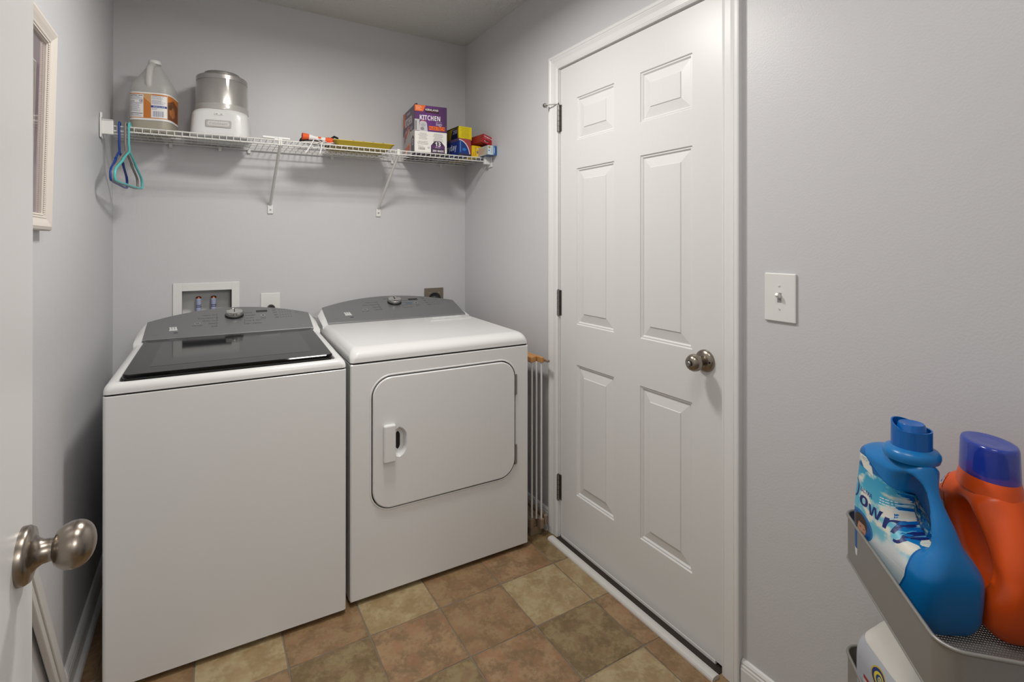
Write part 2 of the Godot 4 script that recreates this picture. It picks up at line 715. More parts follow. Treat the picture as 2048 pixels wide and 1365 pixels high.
func panel_door(o: Node, place: Transform3D, z0: float, z1: float, y0: float, y1: float, us: Array, vs: Array, thick: float) -> void:      # o is the slab's own mesh instance
	for cu in 2:
		for rv in 3:
			var u0: float = us[cu * 2]
			var u1: float = us[cu * 2 + 1]
			var v0: float = vs[rv * 2]
			var v1: float = vs[rv * 2 + 1]
			var rings := [[0.0, 0.0], [0.0035, -0.0045], [0.0075, -0.0038], [0.0125, -0.0088], [0.0455, -0.0030], [0.0478, -0.0004]]
			var p := mb(place)
			for k in rings.size() - 1:
				var a: float = rings[k][0]
				var za: float = rings[k][1]
				var c: float = rings[k + 1][0]
				var zc: float = rings[k + 1][1]
				var A := [Vector3(u0 + a, v0 + a, za), Vector3(u1 - a, v0 + a, za), Vector3(u1 - a, v1 - a, za), Vector3(u0 + a, v1 - a, za)]
				var C := [Vector3(u0 + c, v0 + c, zc), Vector3(u1 - c, v0 + c, zc), Vector3(u1 - c, v1 - c, zc), Vector3(u0 + c, v1 - c, zc)]
				for e in 4:
					p.quad(A[e], A[(e + 1) % 4], C[(e + 1) % 4], C[e])
			var l: float = rings[-1][0]
			var zl: float = rings[-1][1]
			p.quad(Vector3(u0 + l, v0 + l, zl), Vector3(u1 - l, v0 + l, zl), Vector3(u1 - l, v1 - l, zl), Vector3(u0 + l, v1 - l, zl))
			part("panel", p, M.door_paint, o)


func slab_with_panels(place: Transform3D, z0: float, z1: float, y0: float, y1: float, us: Array, vs: Array, thick: float) -> MB:
	var b := mb(place)
	var U := [z0] + us + [z1]
	var V := [y0] + vs + [y1]
	for i in U.size() - 1:
		for j in V.size() - 1:
			if i % 2 == 1 and j % 2 == 1:
				continue
			b.quad(Vector3(U[i], V[j], 0), Vector3(U[i + 1], V[j], 0), Vector3(U[i + 1], V[j + 1], 0), Vector3(U[i], V[j + 1], 0))
	b.quad(Vector3(z1, y0, -thick), Vector3(z0, y0, -thick), Vector3(z0, y1, -thick), Vector3(z1, y1, -thick))
	b.quad(Vector3(z0, y0, -thick), Vector3(z0, y0, 0), Vector3(z0, y1, 0), Vector3(z0, y1, -thick))
	b.quad(Vector3(z1, y0, 0), Vector3(z1, y0, -thick), Vector3(z1, y1, -thick), Vector3(z1, y1, 0))
	b.quad(Vector3(z0, y1, 0), Vector3(z1, y1, 0), Vector3(z1, y1, -thick), Vector3(z0, y1, -thick))
	b.quad(Vector3(z0, y0, -thick), Vector3(z1, y0, -thick), Vector3(z1, y0, 0), Vector3(z0, y0, 0))
	return b


func knob_turn(at: Vector3, wall: Transform3D) -> Transform3D:      # a lathe whose axis leaves the wall
	return wall * Transform3D(Basis(Vector3.RIGHT, PI / 2.0), at)


func build_door() -> void:
	var b := slab_with_panels(RIGHT_WALL, DOOR_Z0 + 0.002, DOOR_Z1 - 0.002, 0.014, DOOR_TOP, PANEL_U, PANEL_V, 0.036)
	var d := structure("door_1", b, M.door_paint, "white six-panel door with nickel knob in the right wall")
	panel_door(d, RIGHT_WALL, DOOR_Z0, DOOR_Z1, 0, DOOR_TOP, PANEL_U, PANEL_V, 0.036)
	# sweep along the bottom edge
	b = mb(RIGHT_WALL)
	b.box(Vector3((DOOR_Z0 + DOOR_Z1) / 2.0 - 0.01, 0.009, -0.004), Vector3(DOOR_Z1 - DOOR_Z0 - 0.03, 0.014, 0.010), 0.003)
	part("door_sweep", b, M.plastic_white, d)
	for y in [[1.7582, 1.8739], [0.9619, 1.0709], [0.1626, 0.2714]]:
		b = mb(RIGHT_WALL)
		var zz := 0.9405
		for k in 5:
			var y0: float = lerpf(y[0], y[1], k / 5.0)
			var y1: float = lerpf(y[0], y[1], (k + 1) / 5.0)
			b.tube([Vector3(zz, y0 + 0.0007, 0.007), Vector3(zz, y1 - 0.0007, 0.007)], 0.0066, 10)
		b.tube([Vector3(zz, y[0] - 0.004, 0.007), Vector3(zz, y[0], 0.007)], 0.0045, 8)
		b.tube([Vector3(zz, y[1], 0.007), Vector3(zz, y[1] + 0.004, 0.007)], 0.0045, 8)
		b.box(Vector3(zz + 0.010, (y[0] + y[1]) / 2.0, 0.0007), Vector3(0.012, y[1] - y[0], 0.0014))
		b.box(Vector3(zz - 0.009, (y[0] + y[1]) / 2.0, 0.0030), Vector3(0.010, y[1] - y[0], 0.0016))
		part("hinge", b, M.hinge_metal, d)
	# hinge-pin stop on the top hinge
	b = mb(RIGHT_WALL)
	b.tube([Vector3(0.9405, 1.879, 0.007), Vector3(0.920, 1.880, 0.026), Vector3(0.895, 1.881, 0.045)], 0.0028, 8)
	b.tube([Vector3(0.9405, 1.879, 0.007), Vector3(0.962, 1.879, 0.022)], 0.0028, 8)
	b.X = RIGHT_WALL * Transform3D(Basis(Vector3.RIGHT, PI / 2.0), Vector3(0.893, 1.878, 0.044))
	b.lathe([Vector2(0, -0.006), Vector2(0.009, -0.006), Vector2(0.010, 0.004), Vector2(0.006, 0.009), Vector2(0, 0.009)], 12)
	part("hinge_stop", b, M.hinge_metal, d)
	var kn := knob_turn(Vector3(1.694, 0.9125, 0), RIGHT_WALL)
	var rose := part("knob_rosette", mb(kn).lathe([Vector2(0.0345, 0), Vector2(0.0340, 0.005), Vector2(0.031, 0.010), Vector2(0.020, 0.015), Vector2(0.016, 0.016), Vector2(0, 0.016)], 36, 0.9), M.nickel, d)
	part("knob", mb(kn).lathe([Vector2(0.0125, 0.0155), Vector2(0.0125, 0.028), Vector2(0.017, 0.033), Vector2(0.0235, 0.040), Vector2(0.0265, 0.049), Vector2(0.0258, 0.057), Vector2(0.0215, 0.066), Vector2(0.015, 0.071), Vector2(0.0105, 0.072), Vector2(0.0098, 0.069), Vector2(0, 0.069)], 36, 0.9), M.nickel, d)
	part("lock_button", mb(kn).lathe([Vector2(0.0078, 0.069), Vector2(0.0078, 0.078), Vector2(0.006, 0.080), Vector2(0, 0.080)], 20), M.hinge_metal, d)
	part("screw_hole", mb(knob_turn(Vector3(1.7185, 0.9125, 0.0128), RIGHT_WALL)).lathe([Vector2(0.0028, -0.002), Vector2(0.0028, 0.0012), Vector2(0, 0.0012)], 10), M.black_plastic, rose)
	# jambs with stops
	var jb := mb(RIGHT_WALL)
	for e in [[0.928, 0.9445], [1.7575, 1.774]]:
		slab(jb, e[0], e[1], 0.0, 2.044, -0.12, 0.0)
	slab(jb, 0.9445, 1.7575, 2.0285, 2.044, -0.12, 0.0)
	for e in [[0.9445, 0.957], [1.745, 1.7575]]:
		slab(jb, e[0], e[1], 0.0, 2.0285, -0.075, -0.040)
	slab(jb, 0.957, 1.745, 2.016, 2.0285, -0.075, -0.040)
	structure("trim_1", jb, M.trim_paint, "white door jamb round the six-panel door")
	# unseen dark board added to close the opening behind the leaf
	var cl := mb(RIGHT_WALL)
	slab(cl, 0.90, 1.80, 0.0, 2.06, -0.135, -0.1205)
	structure("unseen_door_backing", cl, M.dark_gap, "unseen dark board added to close the far side of the door opening")
	# casing, mitred at the top corners
	var pr := [[0.0, 0.0], [0.0, 0.010], [0.006, 0.0125], [0.0085, 0.0112], [0.011, 0.0125], [0.030, 0.0140], [0.043, 0.0185], [0.0455, 0.0172], [0.048, 0.0195], [0.057, 0.0205], [0.0605, 0.0185], [0.0605, 0.0]]
	var zl := 0.9415
	var zr := 1.7605
	var yt := 2.0315
	var cs := thing_structure("trim_2", "white moulded casing round the six-panel door")
	for side in 3:
		var c := mb(RIGHT_WALL)
		for k in pr.size() - 1:
			var w0: float = pr[k][0]
			var w1: float = pr[k + 1][0]
			var h0: float = pr[k][1]
			var h1: float = pr[k + 1][1]
			match side:
				0: c.quad(Vector3(zl - w0, 0, h0), Vector3(zl - w0, yt + w0, h0), Vector3(zl - w1, yt + w1, h1), Vector3(zl - w1, 0, h1))
				1: c.quad(Vector3(zl - w0, yt + w0, h0), Vector3(zr + w0, yt + w0, h0), Vector3(zr + w1, yt + w1, h1), Vector3(zl - w1, yt + w1, h1))
				2: c.quad(Vector3(zr + w0, yt + w0, h0), Vector3(zr + w0, 0, h0), Vector3(zr + w1, 0, h1), Vector3(zr + w1, yt + w1, h1))
		part("casing_board", c, M.trim_paint, cs)
	# threshold: dark strip and a worn white rounded shoe in front
	b = mb(RIGHT_WALL)
	slab(b, 0.9445, 1.7575, 0.0, 0.0035, -0.12, 0.030)
	structure("trim_3", b, M.threshold_brown, "dark brown threshold strip under the white door")
	b = mb(RIGHT_WALL)
	var sh := PackedVector2Array([Vector2(0.030, 0.0), Vector2(0.060, 0.0), Vector2(0.0595, 0.005), Vector2(0.056, 0.010), Vector2(0.050, 0.0125), Vector2(0.040, 0.013), Vector2(0.030, 0.010)])
	run_profile(b, sh, 0.935, 1.765)
	structure("trim_4", b, M.old_trim_paint, "worn white rounded strip along the floor before the door")


func thing_structure(called: String, label: String) -> Node3D:
	var o := Node3D.new()
	o.name = called
	add_child(o, true)
	o.set_meta("label", label)
	o.set_meta("kind", "structure")
	return o


func build_entry_door() -> void:
	# the door the camera looks past: open flat along the left wall, latch edge at z 1.96
	var place := Transform3D(Vector3(0, 0, -1), Vector3(0, 1, 0), Vector3(1, 0, 0), Vector3(-1.490, 0, 0))      # local x = -z, local z = +x
	var zf := -2.765
	var zn := -1.947
	var b := mb(place)
	b.box(Vector3((zf + zn) / 2.0, 1.022, -0.0175), Vector3(zn - zf, 2.02, 0.035), 0.0015, 1)
	var d := structure("door_2", b, M.door_paint, "open white entry door standing along the left wall")
	var kn := knob_turn(Vector3(-1.990, 0.938, 0), place)
	part("knob_rosette", mb(kn).lathe([Vector2(0.0300, 0), Vector2(0.0298, 0.005), Vector2(0.0275, 0.009), Vector2(0.020, 0.0105), Vector2(0.0150, 0.014), Vector2(0.0125, 0.018), Vector2(0.0118, 0.024)], 40, 0.9), M.nickel, d)
	var pr := [Vector2(0.0118, 0.023), Vector2(0.0118, 0.0262), Vector2(0.0128, 0.0268)]
	for k in range(1, 17):
		var a := PI * k / 16.0
		if a < 0.66:
			continue
		pr.append(Vector2(0.0250 * pow(sin(a), 0.92) * (1.0 - 0.07 * cos(a)), 0.0432 - 0.0205 * cos(a)))
	part("knob", mb(kn).lathe(pr, 40, 0.9), M.nickel, d)
	for y in [0.2, 1.02, 1.84]:
		part("hinge", mb(place).tube([Vector3(zf - 0.006, y - 0.045, 0.004), Vector3(zf - 0.006, y + 0.045, 0.004)], 0.006, 8), M.nickel, d)
	# jamb of the doorway
	var jb := mb()
	slab(jb, -1.545, -1.527, 0, 2.05, FRONT_Z, FRONT_Z + 0.12)
	slab(jb, -0.718, -0.70, 0, 2.05, FRONT_Z, FRONT_Z + 0.12)
	slab(jb, -1.527, -0.718, 2.035, 2.05, FRONT_Z, FRONT_Z + 0.12)
	structure("trim_5", jb, M.trim_paint, "white jamb of the entry doorway")
	# strip of old trim leaning on the left wall behind the door
	var o := thing("trim_board", "white profiled trim board leaning diagonally on left wall behind the open door", "board", Vector3(-ROOM_W, 0, 0))
	var dir := Vector2(0.529, 0.849)      # along (z, y)
	var p0 := Vector2(0.888, 0.012)
	var ax := Transform3D(Vector3(0, dir.y, dir.x), Vector3(0, dir.x, -dir.y), Vector3(-1, 0, 0), Vector3(0.013, p0.y, p0.x))
	ax.basis.z = ax.basis.x.cross(ax.basis.y)
	for seg in [["board_face", -0.032, 0.0, 0.016, M.old_trim_paint], ["board_groove", -0.0365, -0.032, 0.006, M.board_dirt], ["board_bead", -0.056, -0.0365, 0.013, M.old_trim_paint]]:
		var c := mb(ax)
		c.box(Vector3(0.32, (seg[1] + seg[2]) / 2.0, 0.0), Vector3(0.80, seg[2] - seg[1], seg[3]), 0.003)
		part(seg[0], c, seg[4], o)


# ---------------------------------------------------------------- floor of square tiles
func tile_picture(light: Color, dark: Color, red: Color, seed_: int) -> Image:
	var n := 320
	var im := pic(n, n, light)
	var f1 := FastNoiseLite.new()
	f1.seed = seed_
	f1.frequency = 0.007
	f1.fractal_octaves = 4
	var f2 := FastNoiseLite.new()
	f2.seed = seed_ + 7
	f2.frequency = 0.035
	f2.fractal_octaves = 5
	f2.fractal_gain = 0.65
	var f3 := FastNoiseLite.new()
	f3.seed = seed_ + 19
	f3.frequency = 0.010
	f3.fractal_octaves = 3
	for y in n:
		for x in n:
			var e := minf(minf(x, n - 1 - x), minf(y, n - 1 - y)) / float(n)
			var k := 0.5 + 0.75 * f1.get_noise_2d(x, y) + 0.55 * f2.get_noise_2d(x, y) + 0.30 * maxf(0.0, 1.0 - e / 0.09) * (0.5 + f2.get_noise_2d(y + 50, x))
			var c := light.lerp(dark, clampf(smoothstep(0.15, 0.95, k), 0, 1))
			c = c.lerp(red, clampf(f3.get_noise_2d(x, y) * 1.6, 0, 0.6))
			im.set_pixel(x, y, c.darkened(0.08))
	return im


func build_floor() -> void:
	var b := mb()
	slab(b, -2.5, 0.9, -0.14, -0.0022, -0.12, 4.7)
	var fl := structure("floor", b, M.grout, "floor of tan and brown square tiles")
	var mats := []
	var tones := [[rgb(183, 165, 128), rgb(158, 134, 96), rgb(172, 144, 108)], [rgb(160, 132, 97), rgb(134, 106, 74), rgb(152, 116, 84)], [rgb(168, 138, 103), rgb(134, 107, 77), rgb(160, 118, 86)], [rgb(154, 134, 97), rgb(120, 99, 67), rgb(136, 108, 78)]]
	for k in tones.size():
		for s in 2:
			mats.append(printed("tile_tone", tile_picture(tones[k][0], tones[k][1], tones[k][2], 11 + k * 5 + s * 101), 0.42))
	var tone := {Vector2i(3, 0): 0, Vector2i(2, 0): 1, Vector2i(1, 0): 2, Vector2i(0, 0): 3, Vector2i(1, -1): 0, Vector2i(2, -1): 1, Vector2i(3, -1): 2, Vector2i(0, -1): 1, Vector2i(-1, -1): 0, Vector2i(3, 1): 3, Vector2i(2, 1): 2, Vector2i(4, 0): 0, Vector2i(4, 1): 2, Vector2i(4, -1): 3, Vector2i(3, 2): 0, Vector2i(1, 1): 3, Vector2i(4, 2): 1, Vector2i(2, 2): 0, Vector2i(-1, 0): 1, Vector2i(-2, -1): 1}
	var s := 0.2432
	var g := 0.0021
	for j in range(-5, 8):
		for i in range(-3, 5):
			var x0 := maxf(-1.1044 + i * s + g, -ROOM_W)
			var x1 := minf(-1.1044 + (i + 1) * s - g, -0.001)
			var z0 := maxf(1.0776 + j * s + g, 0.0)
			var z1 := minf(1.0776 + (j + 1) * s - g, FRONT_Z + 0.06)
			if x1 - x0 < 0.01 or z1 - z0 < 0.01:
				continue
			var t: int = tone.get(Vector2i(i, j), rng.randi_range(0, 3))
			var turn := rng.randi_range(0, 3)
			part("tile", tile_shape(x0, x1, z0, z1, -1.1044 + i * s, 1.0776 + j * s, s, turn), mats[t * 2 + rng.randi_range(0, 1)], fl)
	b = mb()
	slab(b, -2.38, 0.78, -0.0021, 0.0, FRONT_Z + 0.12, 4.58)
	structure("floor_hall", b, mat("hall_floor", rgb(150, 128, 98), 0.5), "tan floor of the hall outside the doorway")


func tile_shape(x0: float, x1: float, z0: float, z1: float, ox: float, oz: float, s: float, turn: int) -> MB:
	var b := mb()
	var top := []
	var k := 5
	var cs := [Vector2(x0, z1), Vector2(x1, z1), Vector2(x1, z0), Vector2(x0, z0)]
	for e in 4:
		for q in k:
			var p: Vector2 = cs[e].lerp(cs[(e + 1) % 4], float(q) / k)
			if q == 0:
				p = p.lerp(Vector2((x0 + x1) / 2.0, (z0 + z1) / 2.0), 0.010)
			else:
				p += Vector2(rng.randf_range(-1, 1), rng.randf_range(-1, 1)) * 0.0009
			top.append(Vector2(clampf(p.x, x0 - 0.001, x1 + 0.001), clampf(p.y, z0 - 0.001, z1 + 0.001)))
	var cen := Vector2((x0 + x1) / 2.0, (z0 + z1) / 2.0)
	var uv := func(p: Vector2) -> Vector2:
		var w := Vector2((p.x - ox) / s, (p.y - oz) / s) - Vector2(0.5, 0.5)
		return w.rotated(turn * PI / 2.0) + Vector2(0.5, 0.5)
	var c := b.vert(Vector3(cen.x, 0, cen.y), Vector3.UP, uv.call(cen))
	var m := top.size()
	for q in m:
		var p: Vector2 = top[q]
		var pin := p.move_toward(cen, 0.0016)
		b.vert(Vector3(pin.x, 0, pin.y), Vector3.UP, uv.call(pin))
		b.vert(Vector3(p.x, -0.0010, p.y), (Vector3(p.x - cen.x, 0, p.y - cen.y).normalized() + Vector3.UP).normalized(), uv.call(p))
		b.vert(Vector3(p.x, -0.0022, p.y), Vector3(p.x - cen.x, 0, p.y - cen.y).normalized(), uv.call(p))
	for q in m:
		var i := c + 1 + q * 3
		var j := c + 1 + ((q + 1) % m) * 3
		b.face(c, i, j)
		b.face(i, i + 1, j + 1)
		b.face(i, j + 1, j)
		b.face(i + 1, i + 2, j + 2)
		b.face(i + 1, j + 2, j + 1)
	return b


# ---------------------------------------------------------------- washer and dryer
# local axes of both: x right, y up, z towards the room; z = 0 at the front panel
func ring(hw: float, zf: float, zb: float, r: float, y: float, slope: float) -> PackedVector3Array:
	var out := PackedVector3Array()
	for p in rrect(-hw, -zf, hw, -zb, r, 6):
		out.append(Vector3(p.x, y + slope * (p.y + zf), -p.y))
	return out


func cabinet(o: Node3D, hw: float, y0: float, y1: float, depth: float, front := 0.0) -> void:
	var poly := rrect(-hw, front, hw, depth, 0.010, 4, 0.010 if front == 0.0 else 0.0005)      # plan, y = distance behind the front
	var b := mb(Transform3D(Vector3(1, 0, 0), Vector3(0, 0, -1), Vector3(0, 1, 0), Vector3.ZERO))
	b.prism(poly, y0, y1, 0.002, true)
	part("cabinet", b, M.appliance_white, o)
	for x in [-hw + 0.05, hw - 0.05]:
		for z in [-0.07, -depth + 0.07]:
			b = mb(Transform3D(Basis.IDENTITY, Vector3(x, 0, z)))
			b.lathe([Vector2(0.0, 0.0), Vector2(0.022, 0.0), Vector2(0.022, 0.008), Vector2(0.009, 0.010), Vector2(0.009, y0 + 0.01)], 14)
			part("levelling_foot", b, M.black_plastic, o)
	# dark gap under the deck
	b = mb(Transform3D(Vector3(1, 0, 0), Vector3(0, 0, -1), Vector3(0, 1, 0), Vector3.ZERO))
	b.prism(rrect(-hw + 0.003, 0.003, hw - 0.003, depth - 0.003, 0.010, 4), y1 - 0.001, y1 + 0.006)
	part("deck_seam", b, M.dark_gap, o)


func arc_top(u: float, hw: float, se: float, sa: float) -> float:
	return se + (sa - se) * (1.0 - pow(absf(u) / hw, 2.0))


func console(o: Node3D, hw: float, wide: float, base: Vector2, dir: Vector2, se: float, sa: float, zb: float, deck_y: float, print_mat: Material) -> Transform3D:
	# base = (z, y) of the panel's lower edge, dir = unit (z, y) up the panel; zb = z of the back
	var nrm := Vector2(dir.y, -dir.x)      # (z, y) out of the panel, upward and forward
	if nrm.y < 0:
		nrm = -nrm
	var rings := []
	var steps := 26
	for k in steps + 1:
		var u := -wide + 2.0 * wide * k / steps
		var over := clampf((absf(u) - hw) / (wide - hw), 0.0, 1.0)
		var s := arc_top(clampf(u, -hw, hw), hw, se, sa) + 0.004 - 0.035 * over * over
		var drop := 0.022 * over * over
		var p0 := base + dir * -0.004
		var p1 := base + dir * s
		var lead := lerpf(0.0, 1.0, 1.0)
		p0 -= nrm * drop * 0.35
		p1 -= nrm * drop
		var r := PackedVector3Array()
		r.append(Vector3(u, deck_y - 0.02, p0.x + 0.004 * lead))
		r.append(Vector3(u, p0.y, p0.x))
		r.append(Vector3(u, lerpf(p0.y, p1.y, 0.5), lerpf(p0.x, p1.x, 0.5)))
		r.append(Vector3(u, p1.y - 0.001, p1.x + 0.004))
		r.append(Vector3(u, p1.y - 0.002, p1.x - 0.006))
		r.append(Vector3(u, p1.y - 0.012, p1.x - 0.016))
		r.append(Vector3(u, lerpf(p1.y, deck_y, 0.5), minf(p1.x - 0.022, zb + 0.01)))
		r.append(Vector3(u, deck_y - 0.02, minf(p1.x - 0.024, zb)))
		rings.append(r)
	part("console_housing", mb().loft(rings), M.appliance_white, o)
	var face := Transform3D(Vector3(1, 0, 0), Vector3(0, dir.y, dir.x), Vector3(0, nrm.y, nrm.x), Vector3(0, base.y, base.x) + Vector3(0, nrm.y, nrm.x) * 0.0008)
	var poly := PackedVector2Array([Vector2(-hw, 0), Vector2(hw, 0)])
	for k in 25:
		var u := hw - 2.0 * hw * k / 24.0
		poly.append(Vector2(u, arc_top(u, hw, se, sa)))
	part("control_panel", mb(face).prism(poly, -0.006, 0.0035, 0.001), print_mat, o)
	var b := mb(face)
	b.box(Vector3(0, -0.0045, 0.0005), Vector3(hw * 2.0, 0.006, 0.007), 0.0015, 1)
	part("panel_edge", b, M.steel_dark, o)
	return face


func panel_picture(dryer: bool) -> Image:
	var im := pic(1024, 400, rgb(124, 124, 125))
	var nz := FastNoiseLite.new()
	nz.seed = 4
	nz.frequency = 0.6
	for y in 400:
		var k := 0.025 * nz.get_noise_2d(3.0, y * 1.7)
		im.fill_rect(Rect2i(0, y, 1024, 1), rgb(124, 124, 125).lightened(maxf(k, 0.0)).darkened(maxf(-k, 0.0)))
	var ink := rgb(46, 46, 48)
	var pale := rgb(168, 168, 168)
	# maker's mark: three white slanted strokes
	for k in 3:
		var x := 0.128 + 0.0145 * k
		fill_poly(im, [[x, 0.635], [x + 0.011, 0.635], [x + 0.021, 0.765], [x + 0.010, 0.765]], rgb(225, 226, 226))
		fill_poly(im, [[x + 0.006, 0.635], [x + 0.013, 0.635], [x + 0.010, 0.765], [x + 0.003, 0.765]], rgb(225, 226, 226))
	bar(im, 0.045, 0.87, 0.035, 0.012, rgb(106, 106, 107))
	bar(im, 0.16, 0.83, 0.022, 0.03, ink)
	var left := ["Heavy Duty", "Bulky/Bedding", "Quick Cold", "Sheets", "Soak"] if not dryer else ["Heavy Duty", "Bulky/Bedding", "Normal", "Casual"]
	var right := ["Normal", "Handwash", "Express", "Rinse & Spin", "Clean Washer"] if not dryer else ["Delicate", "Express", "Timed Dry", "Touch Up"]
	for k in left.size():
		var w: float = 0.0092 * left[k].length()
		words(im, left[k], 0.405 - w, 0.26 + 0.105 * k, w, 0.044, ink)
		oval(im, 0.398, 0.235 + 0.105 * k, 0.003, 0.008, ink)
	for k in right.size():
		var w: float = 0.0092 * right[k].length()
		words(im, right[k], 0.565, 0.245 + 0.105 * k, w, 0.044, ink)
		oval(im, 0.568, 0.22 + 0.105 * k, 0.003, 0.008, ink)
	oval(im, 0.285, 0.56, 0.017, 0.042, pale)
	oval(im, 0.285, 0.56, 0.012, 0.030, ink)
	oval(im, 0.285, 0.56, 0.009, 0.022, rgb(124, 124, 125))
	words(im, "START/PAUSE" if not dryer else "START", 0.258, 0.63, 0.055, 0.03, ink)
	words(im, "Normal", 0.46, 0.125, 0.05, 0.035, ink)
	bar(im, 0.648, 0.19, 0.075, 0.085, rgb(14, 14, 15))
	oval(im, 0.69, 0.40, 0.014, 0.042, pale)
	oval(im, 0.69, 0.40, 0.008, 0.024, ink)
	fine_print(im, 0.672, 0.47, 0.04, 0.09, 3, ink, true)
	for c in 4:
		bar(im, 0.755 + 0.004 * c, 0.20 + 0.10 * c, 0.026, 0.035, rgb(86, 86, 88))
		for k in 5:
			bar(im, 0.800 + 0.018 * k, 0.205 + 0.10 * c, 0.009, 0.032, rgb(92, 92, 93))
	fine_print(im, 0.755, 0.14, 0.045, 0.04, 1, ink)
	for c in 4:
		bar(im, 0.898 + 0.003 * c, 0.17 + 0.065 * c, 0.03, 0.022, rgb(90, 90, 92))
	fine_print(im, 0.94, 0.20, 0.04, 0.30, 7, rgb(106, 106, 107))
	if dryer:
		bar(im, 0.605, 0.36, 0.055, 0.07, rgb(84, 104, 124))
	return im


func dial(o: Node3D, face: Transform3D, at: Vector2, r: float, dryer: bool) -> void:
	var t := face * Transform3D(Basis(Vector3.RIGHT, PI / 2.0), Vector3(at.x, at.y, 0.003))
	var k := part("dial_skirt", mb(t).lathe([Vector2(r * 1.06, 0), Vector2(r * 1.06, 0.006), Vector2(r, 0.009), Vector2(0, 0.009)], 40), M.black_plastic, o)
	k = part("dial", mb(t).lathe([Vector2(r * 0.97, 0.008), Vector2(r * 0.97, 0.018), Vector2(r * 0.92, 0.0225), Vector2(r * 0.80, 0.0240), Vector2(r * 0.76, 0.0228), Vector2(0, 0.0222)], 44, 0.5), M.chrome, o)
	var g := mb(t)
	g.box(Vector3(0.0, 0.0235, -r * 0.35), Vector3(r * 0.10, 0.003, r * 0.8), 0.001, 1)
	part("pointer", g, M.black_plastic, k)


func build_washer() -> void:
	mat("steel_dark", rgb(150, 150, 152), 0.3, 0.6)
	mat("lid_rubber", rgb(12, 12, 12), 0.75)
	mat("chrome", rgb(205, 203, 198), 0.10, 1.0)
	var hw := 0.3315
	var o := thing("washing_machine", "white top-loading washing machine with a dark glass lid, left of the dryer", "washing machine", Vector3(-1.2355, 0, 0.930), deg_to_rad(-1.6))
	var depth := 0.80
	cabinet(o, hw, 0.018, 0.842, depth)
	# deck: a white frame with soft edges round the lid
	var sl := 0.0195 / 0.49
	var rings := [ring(hw, 0.0, -depth, 0.014, 0.847, 0.0), ring(hw, 0.0, -depth, 0.016, 0.856, sl * 0.5)]
	for k in range(1, 6):
		var a := PI / 2.0 * k / 5.0
		rings.append(ring(hw - 0.022 * (1.0 - cos(a)), -0.018 * (1.0 - cos(a)), -depth, 0.022, 0.856 + 0.020 * sin(a), lerpf(sl * 0.5, sl, float(k) / 5.0)))
	var rc := rings.size()
	part("deck", deck_frame(rings, 0.298, -0.024, -0.545, 0.020, 0.8745, sl), M.appliance_white, o)
	# lid: black glass in a black rim, slightly sloped
	var lid := Transform3D(Basis(Vector3.RIGHT, atan(sl)), Vector3(0, 0.8780, -0.030))
	lid = lid * Transform3D(Vector3(1, 0, 0), Vector3(0, 0, -1), Vector3(0, 1, 0), Vector3.ZERO)      # local x right, y back, z up
	var L := part("lid", mb(lid).prism(rrect(-0.293, 0.0, 0.293, 0.498, 0.010, 5, 0.022), -0.004, 0.0135, 0.003, true), M.lid_glass, o)
	var w := mb(lid)
	w.prism(PackedVector2Array([Vector2(-0.232, 0.075), Vector2(0.232, 0.075), Vector2(0.232, 0.45), Vector2(-0.232, 0.45)]), 0.0136, 0.0138, 0.0, false, false)
	part("lid_window", w, M.lid_window, L)
	w = mb(lid)
	w.box(Vector3(0, -0.003, -0.001), Vector3(0.572, 0.006, 0.008), 0.001, 1)
	part("lid_lip", w, M.lid_rubber, L)
	# control console across the back
	var ang := Vector2(-0.9563, 0.2924)
	var f := console(o, 0.300, 0.327, Vector2(-0.527, 0.9085), ang, 0.157, 0.262, -0.79, 0.885, printed("washer_panel", panel_picture(false), 0.32))
	M.washer_panel.metallic = 0.35
	dial(o, f, Vector2(0.004, 0.168), 0.0335, false)


func deck_frame(rings: Array, hw: float, zf: float, zb: float, r: float, y: float, sl: float) -> MB:
	# the soft-edged outer rings, then a flat top in to the opening, then its wall downward
	var all := rings.duplicate()
	all.append(ring(hw + 0.004, zf + 0.004, zb, r, y + 0.0015, sl))
	all.append(ring(hw, zf, zb, r, y - 0.001, sl))
	all.append(ring(hw, zf, zb, r, y - 0.012, sl))
	return mb().loft(all, false, true)


